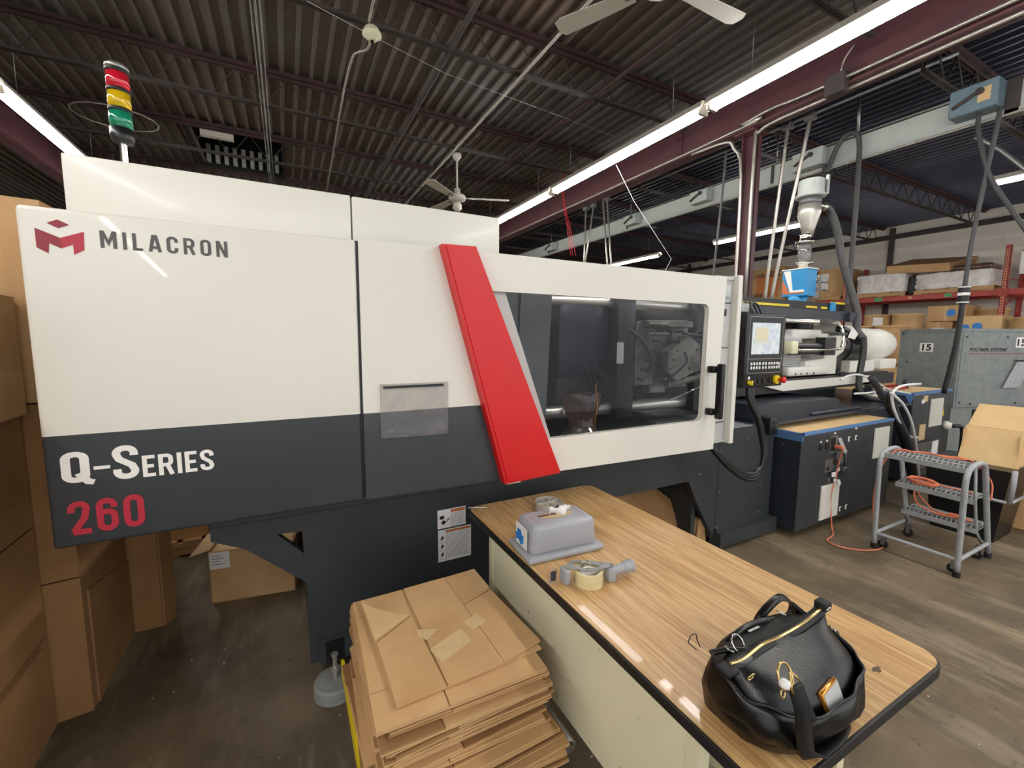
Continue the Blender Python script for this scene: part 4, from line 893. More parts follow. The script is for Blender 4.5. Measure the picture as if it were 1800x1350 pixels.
# cables lying over the rear cabinet
for pts_, yy, lab in (([(1478, 668), (1490, 661), (1512, 659), (1540, 671), (1562, 684), (1600, 692)], 1.98, 'white cable looping over from the injection unit to the rear cabinet'),
    ([(1618, 675), (1592, 677), (1575, 683), (1568, 697), (1571, 718), (1581, 742), (1598, 767), (1612, 769)], 1.86, 'white cable hanging down the side of the rear cabinet, left strand'),
    ([(1566, 690), (1588, 712), (1603, 745), (1611, 790), (1616, 850)], 1.83, 'white cable hanging down the side of the rear cabinet, right strand'),
    ([(1502, 692), (1530, 690), (1555, 683)], 1.95, 'short white cable branch at the valve block')):
    MB().tube([at(a, b, 'y', yy) for a, b in pts_], .0125 if yy < 1.9 else .009, 8, sm=5).build('white_cable', 'whitecord', None, label=lab, cat='cable')
MB().tube([(6.35+.22*math.cos(a*.4), 2.4+.12*math.sin(a*.4), 1.04+.008*math.sin(a*1.7)) for a in range(32)], .01, 6).build('red_cable', 'redcord', None, label='coiled red cable on top of the rear electrical cabinet', cat='cable')
MB().cyl((6.45, 2.3, 1.06), (6.62, 2.36, 1.10), .035, .03, n=12).build('cable_plug', 'navy', None, label='dark blue plug lying on the red cable coil', cat='plug')
for k, (pts_, r_) in enumerate((([(1532, 664), (1548, 690), (1562, 715), (1578, 745), (1592, 790), (1604, 850), (1612, 900)], .032), ([(1566, 692), (1568, 705), (1576, 735), (1590, 765), (1600, 800), (1606, 850), (1610, 900)], .042))):
    MB().tube([at(a, b, 'y', 1.93-.05*k) for a, b in pts_], r_*.9, 12, sm=5).build('black_hose', 'darkhose', None, label='thick black hose running down between the two electrical cabinets, '+['left one', 'right one'][k], cat='hose')

# ================================================================ DESK AND WHAT STANDS ON IT
dk = thing('desk', 'steel desk with oak laminate top, black edge and scuffed cream side, in the foreground', 'desk', (1.15, 1.2, 0))
plate('desk_edge', rrect(.77, .40, 1.547, 1.958, .06), [], 'z', .724, .026, 'blackrub', dk, bev=.0015)
plate('desktop', rrect(.775, .405, 1.542, 1.953, .056), [], 'z', .7405, .003, 'laminate', dk)
MB().box(.80, .60, .295, .82, 1.735, .71).build('side_panel', 'scuffed', dk)
MB().box(1.47, .60, .295, 1.49, 1.735, .71).build('side_panel', 'cream', dk)
MB().box(.82, 1.715, .295, 1.47, 1.735, .71).box(.82, .62, .66, 1.47, .64, .71).build('apron_panel', 'cream', dk)
for i in range(2): 
    d = MB().box(1.10, .60, .30+.2*i, 1.46, .618, .49+.2*i).build('drawer', 'cream', dk)
    MB().box(1.22, .585, .39+.2*i, 1.34, .60, .405+.2*i).build('drawer_pull', 'steel', d)
MB().box(1.10, .618, .298, 1.46, 1.7, .70).build('drawer_case', 'cream', dk)
for x in (.797, 1.453):
    for y in (.585, 1.703):
        MB().box(x, y, .0, x+.04, y+.035, .71).build('leg', 'cream', dk)
st = MB()
for cx, cy, r in ((1.25, .565, .028), (1.275, .545, .02), (1.33, .47, .015)):
    st.prism([(cx+r*(1+.4*math.sin(a*2.1))*math.cos(a*.7), cy+r*.6*math.sin(a*.7)) for a in range(9)], 'z', .7421, .7424)
st.build('desk_stain', pm('stain', (110, 84, 58), .6, var=.3, scale=60), dk)
MB().cyl((1.44, 1.765, .7421), (1.44, 1.765, .7424), .006, n=10).build('desk_hole', 'marker', dk)
MB().tube([(.775, 1.94, .745), (.80, 1.93, .746), (.86, 1.90, .7455)], .0025, 6).build('wooden_stick', 'paper', None, label='thin pale stick lying at the far left corner of the desk', cat='stick')
# tissue box cover
X = Matrix.Translation((.948, 1.41, .7422)) @ Matrix.Rotation(R(-4), 4, 'Z')
tc = thing('tissue_box_cover', 'grey plastic rectangular tissue box cover on the desk', 'tissue box', (.948, 1.41, .742))
tb_ = MB().rbox(-.17, -.102, 0, .17, .102, .025, .011, 3, X=X).rbox(-.15, -.082, .018, .15, .082, .137, .022, 4, X=X, taper=.07); tb_.build('cover_shell', 'greyplast', tc)
pr = rrect(-.105, -.05, .105, .05, .012)
MB().tube([X @ Vector((u, v, .1375)) for u, v in pr], .0013, 5, closed=True).build('raised_rim', 'greyplast', tc)
ov = [X @ Vector((.075*math.cos(a*.2618), .028*math.sin(a*.2618), .1382)) for a in range(24)]
MB()._add(ov, [tuple(range(24))]).build('tissue_opening', 'tape', tc)
MB().box(-.08, .0, .1382, .0, .012, .1386, X=X).build('carton_print', 'navy', tc)
tr = [[X @ Vector((-.03+.1*i/9, .02*math.sin(i*.9)*(1-k*.5), .134+k*.018+.006*math.sin(i*1.7+k))) for i in range(10)]+[X @ Vector((-.03+.1*i/9, .02*math.sin(i*.9)*(1-k*.5)+.004, .134+k*.018+.006*math.sin(i*1.7+k))) for i in range(9, -1, -1)] for k in range(3)]
MB().loft(tr).build('tissue', 'paper', tc)
lb = MB().box(-.158, -.05, .035, -.1555, .05, .118, X=X).build('side_label', 'paper', tc)
MB().prism([(-.02, .05), (.0, .04), (.02, .055), (.045, .045), (.05, .075), (.03, .08), (.035, .095), (.0, .1), (-.01, .08), (-.025, .085)], 'x', -.1595, -.158, X=X).build('blue_print', 'bluelbl', lb)
# white compartment organiser
og = thing('round_organizer', 'small round white plastic organizer with pie-shaped compartments, behind the tissue cover', 'organizer', (1.135, 1.755, .742))
o_ = MB()
rr = .07; n = 28
outer = [(1.135+rr*math.cos(i*2*math.pi/n), 1.755+rr*math.sin(i*2*math.pi/n)) for i in range(n)]
inner = [(1.135+(rr-.003)*math.cos(i*2*math.pi/n), 1.755+(rr-.003)*math.sin(i*2*math.pi/n)) for i in range(n)]
plate('rim_wall', outer, [inner], 'z', .762, .038, 'fanwhite', og)
MB().cyl((1.135, 1.755, .7425), (1.135, 1.755, .746), rr-.001, n=28).build('tray_floor', 'fanwhite', og)
for i in range(7):
    Y = Matrix.Translation((1.135, 1.755, 0)) @ Matrix.Rotation(i*2*math.pi/7+.3, 4, 'Z')
    MB().box(.006, -.0012, .744, rr-.002, .0012, .778, X=Y).build('divider', 'fanwhite', og)
MB().cyl((1.135, 1.755, .744), (1.135, 1.755, .78), .008, n=12).build('hub', 'fanwhite', og)
# tape dispenser
td = thing('tape_dispenser', 'hand-held steel and grey packing tape dispenser lying on the desk', 'tape dispenser', (.93, 1.15, .742))
rl = plate('tape_roll', arc(.905, 1.135, .05, 0, 345, 23), [arc(.905, 1.135, .038, 0, 345, 23)], 'z', .767, .048, pm('packing_tape', (226, 214, 164), .25, var=.05, coat=.6), td)
MB().tube([(.905+.0503*math.cos(a*.2618), 1.135+.0503*math.sin(a*.2618), .767) for a in range(24)], .0008, 4, closed=True).build('roll_seam', 'tape', rl)
X = Matrix.Translation((.905, 1.135, 0)) @ Matrix.Rotation(R(-2), 4, 'Z')
def fr(pts): return [tuple((X @ Vector((a*.82, b*.8-.01, 0)))[:2]) for a, b in pts]
plate('side_frame', fr([(-.085, .075), (-.03, .098), (.04, .06), (.115, .0), (.11, -.02), (.03, -.02), (-.03, -.005), (-.055, .03), (-.095, .045)]), [fr([(-.045, .065), (-.03, .075), (.03, .035), (.05, .005), (.03, -.002), (-.02, .012)])], 'z', .797, .003, 'steel', td)
b = MB()
for p in ((-.085, .065), (-.03, .09), (.035, .055), (.075, .022), (.105, -.005)): b.cyl(X @ Vector((p[0]*.82, p[1]*.8-.01, .797)), X @ Vector((p[0]*.82, p[1]*.8-.01, .803)), .005, n=10)
b.build('rivet', 'zinc', td)
MB().rbox(-.088, .01, .745, -.066, .055, .797, .006, 2, X=X).build('frame_block', 'greyplast', td)
MB().rbox(.062, -.04, .743, .092, .0, .795, .008, 2, X=X).build('frame_block', 'greyplast', td)
MB().prism([(-.135, .745), (-.105, .745), (-.10, .80), (-.135, .80)], 'y', .045, .047, X=X).build('blade_guard', 'film', td)
MB().prism([(-.128, .755), (-.108, .755), (-.106, .79), (-.128, .79)], 'y', .0442, .0448, X=X).build('guard_print', 'navy', td)
MB().tube([X @ Vector(p) for p in ((.075, -.018, .772), (.10, -.018, .775), (.14, -.02, .776), (.168, -.02, .776), (.178, -.02, .776))], [.017, .017, .021, .023, .012], 14, sm=5).build('handle', 'greyplast', td)
MB().box(-.04, -.01, .775, .04, .01, .782, X=X).tube([X @ Vector(p) for p in ((-.04, 0, .782), (0, .02, .79), (.04, 0, .782))], .004, 6, sm=4).build('roll_hub', 'paper', td)
MB().tube([X @ Vector(p) for p in ((-.01, .03, .80), (.0, .035, .806), (.015, .02, .80), (.025, .03, .802))], .003, 6, sm=4).cyl(X @ Vector((.0, .03, .78)), X @ Vector((.0, .03, .805)), .005).build('tension_knob', 'zinc', td)
# handbag
bg = thing('handbag', 'slouchy black leather handbag with gold zipper on the near end of the desk', 'handbag', (1.0, .53, .742))
BC = Vector((1.0, .53)); NB = 48
def ring(z, rx, ry, cx=0, cy=0, wob=.0, p=2.5, sd=0):
    out = []
    for i in range(NB):
        t = 2*math.pi*i/NB; c, s_ = math.cos(t), math.sin(t)
        x = abs(c)**(2/p)*(1 if c > 0 else -1)*rx; y = abs(s_)**(2/p)*(1 if s_ > 0 else -1)*ry
        k = 1+wob*(math.sin(3*t+sd)+.5*math.sin(7*t+2*sd))
        out.append(Vector((BC.x+cx+x*k, BC.y+cy+y*k, z+wob*.25*math.sin(4*t+sd))))
    return out
MB().loft([ring(.7425, .12, .07), ring(.743, .165, .095, 0, 0, .01), ring(.765, .19, .115, -.002, 0, .02, 2.5, 1), ring(.80, .20, .122, 0, 0, .02, 2.5, 2), ring(.84, .196, .118, 0, .0, .02, 2.4, 3), ring(.88, .185, .108, 0, .004, .02, 2.3, 4), ring(.905, .18, .09, 0, .008, .02, 2.2, 5), ring(.925, .182, .05, 0, .008, .01, 2.1), ring(.936, .19, .016, 0, .006, 0, 2.1), ring(.938, .188, .006, 0, .006, 0, 2.1)]).build('bag_body', 'leather', bg)
# outer pocket shell hugging the front
sh = []; N2 = 40
for j in range(9):
    f_ = j/8; row = []
    for i in range(N2+1):
        t = R(158+ (392-158)*i/N2); c, s_ = math.cos(t), math.sin(t)
        ft = abs((i/N2)-.5)*2
        ztop = .862+.066*ft**2+.004*math.sin(i*.8)
        z = .7435+(ztop-.7435)*f_
        e_ = .008+.010*math.sin(f_*math.pi*.9)+.004*f_*(1-ft)
        base_rx = .160+.034*math.sin(min(1, f_*1.3)*1.57)-.012*f_; base_ry = .095+.028*math.sin(min(1, f_*1.3)*1.57)-.012*f_
        x = abs(c)**.8*(1 if c > 0 else -1)*(base_rx+e_); y = abs(s_)**.8*(1 if s_ > 0 else -1)*(base_ry+e_)
        w_ = .004*math.sin(i*.55+f_*5)+.003*math.sin(i*1.3-f_*7)
        row.append(Vector((BC.x+x+w_*c, BC.y+y+w_*s_, z)))
    sh.append(row)
pb = MB(); vs = [p for r_ in sh for p in r_]; n_ = N2+1
pb._add(vs, [(j*n_+i, j*n_+i+1, (j+1)*n_+i+1, (j+1)*n_+i) for j in range(8) for i in range(N2)], None, True)
po = pb.build('front_pocket', 'leather', bg)
sm_ = po.modifiers.new('thick', 'SOLIDIFY'); sm_.thickness = .004
MB().tube(sh[-1], .003, 6).build('pocket_trim', 'leather', bg)
MB().tube(sh[-1][2:22], .0012, 5, ).build('gold_piping', 'gold', bg)
zp = [(1.0-.185, .535, .938), (.86, .533, .935), (.93, .537, .942), (1.0, .538, .936), (1.07, .535, .943), (1.14, .540, .945), (1.19, .542, .955)]
MB().ribbon([(a, b_, c-.001) for a, b_, c in zp], .026, .004, (0, 1, .15), sm=6).build('zipper_tape', 'fabric', bg)
MB().ribbon([(a, b_, c+.0025) for a, b_, c in zp], .007, .002, (0, 1, .15), sm=6).build('zipper', 'gold', bg)
MB().rbox(.785, .515, .925, .822, .55, .938, .004, 2).build('zipper_end', 'fabric', bg)
MB().rbox(1.18, .53, .945, 1.21, .56, .972, .004, 2).build('zipper_end', 'fabric', bg)
def torus(c, r, th, nrm, mat, name, par):
    n_ = Vector(nrm).normalized(); a = n_.orthogonal().normalized(); b = n_.cross(a)
    return MB().tube([Vector(c)+(a*math.cos(i*math.pi/12)+b*math.sin(i*math.pi/12))*r for i in range(24)], th, 7, closed=True).build(name, mat, par)
torus((.835, .50, .925), .011, .0018, (0, 1, .3), 'gold', 'zipper_pull_ring', bg)
torus((1.19, .53, .955), .008, .0018, (0, 1, .3), 'chrome', 'zipper_pull_ring', bg)
MB().box(.96, .585, .9285, 1.0, .591, .9305, ).build('name_plate', 'steel', bg)
hz = lambda pts, y: [Vector((p.x, p.y, .742+(p.z-.742)/.82)) for p in (at(a, b, 'y', y) for a, b in pts)]
MB().ribbon(hz([(1272, 1140), (1288, 1122), (1315, 1102), (1345, 1092), (1375, 1092), (1392, 1104)], .60), .019, .006, (0, .5, 1), sm=6).build('grab_handle', 'leather', bg)
MB().ribbon(hz([(1330, 1100), (1338, 1082), (1355, 1062), (1372, 1050), (1388, 1056), (1394, 1070), (1388, 1084)], .64), .022, .006, (0, 1, .6), sm=6).build('grab_handle', 'leather', bg)
torus((1.095, .59, .936), .011, .0022, (.6, 0, 1), 'chrome', 'handle_ring', bg)
torus((.865, .57, .93), .011, .0022, (.6, 0, 1), 'chrome', 'handle_ring', bg)
torus((.885, .565, .943), .021, .002, (.2, -.8, .6), 'chrome', 'key_ring', bg)
MB().tube([(.82, .585, .925), (.85, .575, .93), (.885, .555, .933), (.905, .545, .93)], .007, 8, sm=4).build('clasp_strap', 'leather', bg)
for o_ in bg.children:
    for v in o_.data.vertices: v.co.z = .742+(v.co.z-.742)*.82
torus(at(1380, 1188, 'y', .405), .021, .0026, (.1, -1, .5), 'gold', 'charm_ring', bg)
torus(at(1392, 1200, 'y', .400), .016, .0022, (.5, -1, .3), 'gold', 'charm_ring', bg)
torus(at(1376, 1219, 'y', .398), .0075, .0018, (.1, -1, .2), 'gold', 'charm_ring', bg)
pc = at(1379, 1202, 'y', .395)
MB().lathe([(.003, -.009), (.009, -.004), (.009, .004), (.003, .009)], pc, 12).build('pearl_charm', 'paper', bg)
MB().tube([at(1390, 1180, 'y', .41), at(1402, 1192, 'y', .40), at(1411, 1204, 'y', .40)], .0022, 6, sm=4).build('lobster_clasp', 'gold', bg)
MB().ribbon([at(1462, 1112, 'y', .53), at(1474, 1140, 'y', .50), at(1487, 1175, 'y', .47), at(1492, 1220, 'y', .45), at(1488, 1262, 'y', .44), at(1474, 1296, 'z', .752), at(1450, 1318, 'z', .7515), at(1430, 1330, 'z', .7515), at(1418, 1322, 'y', .402), at(1413, 1285, 'y', .388), at(1410, 1245, 'y', .385), at(1398, 1205, 'y', .395)], .030, .005, None, sm=8, wv=((.3, -.5, .5), (1, -.3, 0))).build('shoulder_strap', 'fabric', bg)
MB().ribbon([at(1408, 1225, 'y', .392), at(1420, 1245, 'y', .388), at(1430, 1268, 'y', .388)], .014, .004, (1, -.2, 0), sm=5).build('strap_tail', 'fabric', bg)
torus(at(1460, 1108, 'y', .53), .010, .0022, (1, .3, 0), 'chrome', 'strap_ring', bg)
ph = thing('smartphone', 'phone in an amber case sticking out of the handbag pocket', 'phone', (1.09, .43, .87))
X = Matrix.Translation(at(1453, 1203, 'y', .432)) @ Matrix.Rotation(R(4), 4, 'Z') @ Matrix.Rotation(R(-20), 4, 'X') @ Matrix.Rotation(R(-6), 4, 'Y')
MB().rbox(-.036, -.006, -.05, .036, .006, .0, .005, 3, X=X).build('phone_case', 'copper', ph)
MB().box(-.032, -.0068, -.048, .032, -.0058, -.005, X=X).build('phone_back', 'greyplate', ph)
MB().tube([(.79, .60, .90), (.775, .605, .915), (.762, .60, .93), (.768, .598, .945), (.785, .60, .94), (.79, .60, .925), (.80, .598, .905)], .0012, 5, sm=5).build('binder_clip', 'black', None, label='wire loop of a binder clip at the left side of the handbag', cat='clip')

# ================================================================ FLATTENED CARTONS ON A CART
ct = thing('platform_cart', 'low steel cart with a yellow side rail carrying the flattened cartons', 'cart', (.46, 1.4, 0))
MB().box(.15, 1.03, .245, .775, 1.72, .262).build('deck', 'steel', ct)
cr = MB()
cr.tube([(.15, 1.03, .27), (.775, 1.03, .27)], .013, 8).tube([(.775, 1.03, .27), (.775, 1.72, .27)], .013, 8).tube([(.15, 1.72, .27), (.775, 1.72, .27)], .013, 8); cr.build('frame_tube', 'steel', ct)
MB().box(.137, 1.03, .25, .149, 1.72, .31).build('side_rail', 'yellow', ct)
for x in (.22, .70):
    for y in (1.1, 1.65):
        k = MB().box(x-.03, y-.02, .09, x-.024, y+.02, .245).box(x+.024, y-.02, .09, x+.03, y+.02, .245).build('caster', 'steel', ct)
        MB().cyl((x-.02, y, .055), (x+.02, y, .055), .055, n=20).build('wheel', 'rubbergrey', k)
def flatbox(x, y, z, W, D, rz, t, label, group=None, tilt=0, tl=0, var=0, extra=False):
    """a folded flat carton: lower ply, upper ply cut into flaps"""
    o = MB()
    gx = W*(.33+.1*var)
    o.box(-W/2, -D/2, 0, W/2, D/2, t*.45, M['card'])
    g = .003
    fl = D*.22
    for (a, b, c, d) in ((-W/2, -D/2, -W/2+gx-g, -D/2+fl-g), (-W/2+gx, -D/2, W/2, -D/2+fl-g), (-W/2, -D/2+fl, -W/2+gx-g, D/2-fl*.8), (-W/2+gx, -D/2+fl, W/2, D/2-fl*.8), (-W/2, D/2-fl*.8+g, -W/2+gx-g, D/2), (-W/2+gx, D/2-fl*.8+g, W/2, D/2)):
        j = random.random()*.0012
        o.box(a+random.uniform(0, .006), b+random.uniform(0, .006), t*.5, c, d, t+j, M['card'] if random.random() < .7 else M['card2'])
    ob = o.build('flattened_carton', 'card', None, label=label, cat='cardboard', group=group)
    ob.location = (x, y, z); ob.rotation_euler = (R(tilt), R(tl), R(rz))
    return ob
n = 27
for i in range(n):
    f_ = i/(n-1); z = .275+f_*.312
    W = .50+random.uniform(-.02, .03) if i > 6 else .57+random.uniform(-.02, .03)
    D = .60+random.uniform(-.03, .03)
    if i == n-1: break
    cx = .435+random.uniform(-.02, .015)+(.02 if i < 5 else 0); cy = 1.31+random.uniform(-.02, .03)+.03*f_
    if i < 3: lab, g = 'flattened brown carton at the bottom of the stack, directly on the cart', 'lowest flattened cartons on the cart'
    elif i > n-5: lab, g = 'flattened brown carton just under the topmost one on the cart', 'upper flattened cartons on the cart'
    else: lab, g = 'flattened brown carton in the middle of the stack on the cart', 'middle flattened cartons on the cart'
    if cx+W/2 > .765: cx = .765-W/2
    flatbox(cx, cy, z, W, D, random.uniform(-2.5, 2.5) if i > 2 else -3, .0105, lab, g, random.uniform(-.5, .5), random.uniform(-.4, .6), var=random.random())
# topmost carton, modelled with its own flaps and tape
tp = thing('flattened_carton', 'topmost flattened brown carton with pale tape patches, on the stack beside the desk', 'cardboard', (.447, 1.354, .592))
X = Matrix.Translation((.447, 1.354, .589)) @ Matrix.Rotation(R(1.5), 4, 'Z')
MB().box(-.235, -.26, 0, .238, .275, .005, X=X).build('lower_ply', 'card', tp)
def sheet(name, poly, z0, z1, mat='card', par=tp): return MB().prism(poly, 'z', z0, z1, X=X).build(name, mat, par)
sheet('flap', [(-.232, .02), (-.09, .10), (-.075, .272), (-.236, .275)], .0065, .010, 'card')
sheet('flap', [(-.232, -.262), (-.088, -.262), (-.088, .095), (-.228, .012)], .0068, .012)
sheet('flap', [(-.084, -.262), (.10, -.262), (.10, .273), (-.07, .273)], .0068, .0115)
sheet('flap', [(.102, -.262), (.250, -.235), (.232, .10), (.102, .06)], .0068, .0125)
sheet('flap', [(.102, .066), (.23, .107), (.236, .275), (.102, .273)], .0065, .0105)
sheet('torn_liner', [(-.23, .03), (-.10, .098), (-.19, .19), (-.232, .26)], .0105, .0115, 'cardlt')
sheet('packing_tape', [(-.086, -.10), (.04, -.055), (.05, -.125), (-.07, -.175)], .0120, .0125, 'tape')
sheet('packing_tape', [(-.095, .01), (-.03, -.02), (-.08, -.055), (-.10, -.03)], .0120, .0125, 'tape')
sheet('packing_tape', [(.06, -.03), (.12, -.01), (.135, -.065), (.075, -.085)], .0128, .0133, 'tape')
sheet('packing_tape', [(.19, .11), (.236, .12), (.238, .275), (.20, .274)], .0108, .0113, 'cardlt')

# ================================================================ LEFT CARTONS
def carton(name, poly, z0, z1, label, mat='card2', group=None, parts=None):
    t = thing(name, label, 'box', (poly[0][0], poly[0][1], z0), group)
    MB().prism(poly, 'z', z0, z1).build('carton_body', mat, t)
    return t
for z0, z1, s in ((0, .395, 'bottom'), (.402, .85, 'second from the floor'), (.857, 1.74, 'top')):
    t = carton('cardboard_carton', [(-1.95, 1.2), (-.885, 1.2), (-.905, 2.28), (-1.95, 2.28)], z0, z1, 'brown carton of the nearest stack at the far left, '+s+' one')
    if z0 == 0: MB().box(-.92, 1.3, .30, -.884, 2.2, .392).build('carton_flap', 'card2', t)
    if z0 > .8:
        MB().box(-.9, 1.5, 1.3, -.878, 2.26, 1.735).build('carton_flap', 'card', t)  # paler board for the upper flap, painted as lit
for z0, z1, s in ((0, .60, 'bottom'), (.607, 1.33, 'middle'), (1.337, 2.10, 'top')):
    t = carton('cardboard_carton', [(-1.9, 2.30), (-.905, 2.295), (-.80, 2.31), (-.797, 2.835), (-1.9, 2.84)], z0, z1, 'chamfered brown carton of the second stack at the left, '+s+' one', mat='card' if z0 > 1 else 'card2')  # top carton paler: light on the upper stack put into the colour
    if z0 == 0: MB().prism([(2.36, .0), (2.83, .0), (2.83, .42), (2.36, .52)], 'x', -.80, -.793).build('carton_flap', 'card2', t)
    if z0 > 1: MB().prism([(2.45, 1.34), (2.84, 1.34), (2.84, 2.0), (2.5, 2.08)], 'x', -.80, -.79).build('carton_flap', 'card', t)
t = carton('cardboard_carton', [(-1.8, 2.85), (-.66, 2.85), (-.625, 2.93), (-.85, 3.5), (-1.8, 3.5)], 0, .97, 'chamfered brown carton under the machine end, third along from the left')
MB().box(-.79, 2.84, .02, -.67, 2.85, .95).build('carton_flap', 'card2', t)
# open labelled carton under the machine
t = thing('open_carton', 'open brown carton with a white label on the floor under the machine', 'box', (-.24, 3.1, 0))
X = Matrix.Translation((-.466, 2.965, 0)) @ Matrix.Rotation(R(-9), 4, 'Z')
MB().box(0, 0, 0, .455, .006, .325, X=X).box(0, .35, 0, .455, .356, .325, X=X).box(0, 0, 0, .006, .356, .325, X=X).box(.449, 0, 0, .455, .356, .325, X=X).box(0, 0, 0, .455, .356, .006, X=X).build('carton_body', 'card', t)
MB().prism([(0, .325), (.455, .325), (.42, .40), (.03, .40)], 'y', .356, .360, X=X).build('carton_flap', 'cardlt', t)  # flaps in paler board, painted as catching light
MB().prism([(.0, .325), (-.1, .30), (-.1, .304), (.0, .329)], 'y', .02, .33, X=X).build('carton_flap', 'cardlt', t)
MB().box(.01, .0, .312, .44, .34, .316, X=X).build('lit_inner_sheet', 'cardlt', t)  # pale sheet added as the lit top of the interior
lb = MB().box(.004, -.0015, .215, .108, 0, .318, X=X).build('shipping_label', 'paper', t)
l2 = MB()
for i in range(4): l2.box(.015, -.0022, .295-.018*i, .06+.02*(i % 2), -.0015, .2985-.018*i, X=X)
l2.build('label_print', 'greytext', lb)
def pallet(name, x0, y0, x1, y1, z, label, group=None, ax='x'):
    t = thing(name, label, 'pallet', ((x0+x1)/2, (y0+y1)/2, z), group)
    n = 7
    for i in range(n):
        if ax == 'x':
            a = x0+(x1-x0)*i/n; MB().box(a, y0, z+.10, a+(x1-x0)/n*.75, y1, z+.118).build('deck_board', 'wood', t)
        else:
            a = y0+(y1-y0)*i/n; MB().box(x0, a, z+.10, x1, a+(y1-y0)/n*.75, z+.118).build('deck_board', 'wood', t)
    for k in range(3):
        if ax == 'x':
            b = y0+(y1-y0-.04)*k/2; MB().box(x0, b, z+.015, x1, b+.04, z+.10).build('stringer', 'wood', t)
        else:
            b = x0+(x1-x0-.04)*k/2; MB().box(b, y0, z+.015, b+.04, y1, z+.10).build('stringer', 'wood', t)
    for k in (0, .45, .9):
        if ax == 'x': MB().box(x0+(x1-x0)*k, y0, z, x0+(x1-x0)*(k+.1), y1, z+.015).build('bottom_board', 'wood', t)
        else: MB().box(x0, y0+(y1-y0)*k, z, x1, y0+(y1-y0)*(k+.1), z+.015).build('bottom_board', 'wood', t)
    return t
pallet('wooden_pallet', -1.3, 3.72, -.3, 4.7, 0, 'wooden pallet on the floor far behind the machine end')
MB().prism([(-1.25, .12), (-.58, .12), (-.58, .6), (-1.25, .6)], 'y', 3.76, 4.3).build('cardboard_carton', 'card', None, label='closed brown carton on the pallet behind the machine, left one', cat='box')
MB().prism([(-.55, .12), (-.2, .12), (-.2, .55), (-.55, .55)], 'y', 3.8, 4.3).build('cardboard_carton', 'card', None, label='closed brown carton on the pallet behind the machine, right one', cat='box')
MB().prism([(-.15, 0), (.45, 0), (.45, .75), (-.15, .75)], 'y', 3.9, 4.5).build('cardboard_carton', 'cardlt', None, label='pale carton seen through the triangular gap in the machine frame', cat='box')
# folded board and crumpled liner under the machine bridge
t = thing('cardboard_sheet', 'folded brown board leaning under the machine beyond the desk', 'cardboard', (2.4, 2.35, 0))
MB()._add([(1.9, 2.5, .0), (2.75, 2.16, .08), (2.82, 2.2, .17), (2.39, 2.42, .54), (2.1, 2.5, .54), (1.9, 2.52, .0), (2.75, 2.18, .06), (2.83, 2.22, .16), (2.39, 2.44, .53), (2.1, 2.52, .53)], [(0, 1, 2, 3, 4), (9, 8, 7, 6, 5), (0, 5, 6, 1), (1, 6, 7, 2), (2, 7, 8, 3), (3, 8, 9, 4)]).build('leaning_panel', 'card2', t)
MB()._add([(1.7, 2.40, 0), (2.55, 2.14, .04), (2.18, 2.38, .50), (1.7, 2.45, .5), (1.7, 2.41, 0), (2.55, 2.15, .04), (2.18, 2.39, .50), (1.7, 2.46, .5)], [(0, 1, 2, 3), (7, 6, 5, 4), (0, 4, 5, 1), (1, 5, 6, 2)]).build('leaning_panel', 'card2', t)
rg = []
for j, z in enumerate((.0, .06, .12, .17, .22)):
    rg.append([(2.78+(.05-.004*j)*math.cos(a*.45)*(1+.3*math.sin(a*3+j)), 2.15+.05*math.sin(a*.45)*(1+.25*math.cos(a*2.3+j)), z) for a in range(14)])
MB().loft(rg, smooth=False).build('crumpled_liner', 'card', t)

# ================================================================ STEP LADDER
sl = thing('step_ladder', 'small grey rolling three-step ladder with grated treads', 'step ladder', (4.27, 1.27, 0))
for y in (1.035, 1.50):
    s = 1 if y > 1.2 else -1
    MB().tube([(3.96, y, .03), (3.945, y, .3), (3.925, y, .62), (3.93, y, .70), (3.96, y, .745), (4.02, y, .765), (4.10, y, .77), (4.17, y, .765), (4.23, y, .74), (4.27, y, .68), (4.36, y, .45), (4.53, y, .03)], .0165, 12, sm=4).build('side_rail', 'grating', sl)
    MB().cyl((3.96, y, .12), (4.50, y, .12), .0135, n=10).build('lower_brace', 'grating', sl)
    MB().tube([(4.18, y-s*.03, .75), (4.26, y-s*.03, .46), (4.36, y-s*.03, .22), (4.45, y-s*.02, .12)], .009, 8).build('step_strut', 'grating', sl)
    for x in (3.96, 4.53): MB().cyl((x, y, 0), (x, y, .04), .021, n=14).build('foot_tip', 'blackrub', sl)
    for x in (4.02, 4.44):
        k = MB().box(x-.016, y-s*.035-.012, .03, x-.012, y-s*.035+.012, .1).box(x+.012, y-s*.035-.012, .03, x+.016, y-s*.035+.012, .1).build('caster', 'steel', sl)
        MB().cyl((x-.011, y-s*.035, .032), (x+.011, y-s*.035, .032), .032, n=16).build('wheel', 'blackrub', k)
MB().cyl((3.96, 1.03, .12), (3.96, 1.50, .12), .0135, n=10).build('front_brace', 'grating', sl)
for (x0, x1, z) in ((3.95, 4.19, .755), (4.17, 4.41, .50), (4.33, 4.57, .25)):
    s_ = MB().box(x0, 1.05, z-.035, x0+.004, 1.485, z).box(x1-.004, 1.05, z-.035, x1, 1.485, z).box(x0, 1.05, z-.004, x1, 1.054, z).box(x0, 1.481, z-.004, x1, 1.485, z).build('tread', 'grating', sl)
    g = MB()
    for i in range(16):
        yy = 1.065+i*.027
        g.tube([(x0+.01, yy, z-.003), (x0+.07, yy+.012, z+.002), (x0+.12, yy, z-.003), (x0+.18, yy+.012, z+.002), (x1-.01, yy, z-.003)], .0045, 4)
    for i in range(4): g.box(x0+.05*i+.03, 1.055, z-.012, x0+.05*i+.036, 1.48, z-.004)
    g.build('tread_grating', 'grating', s_)
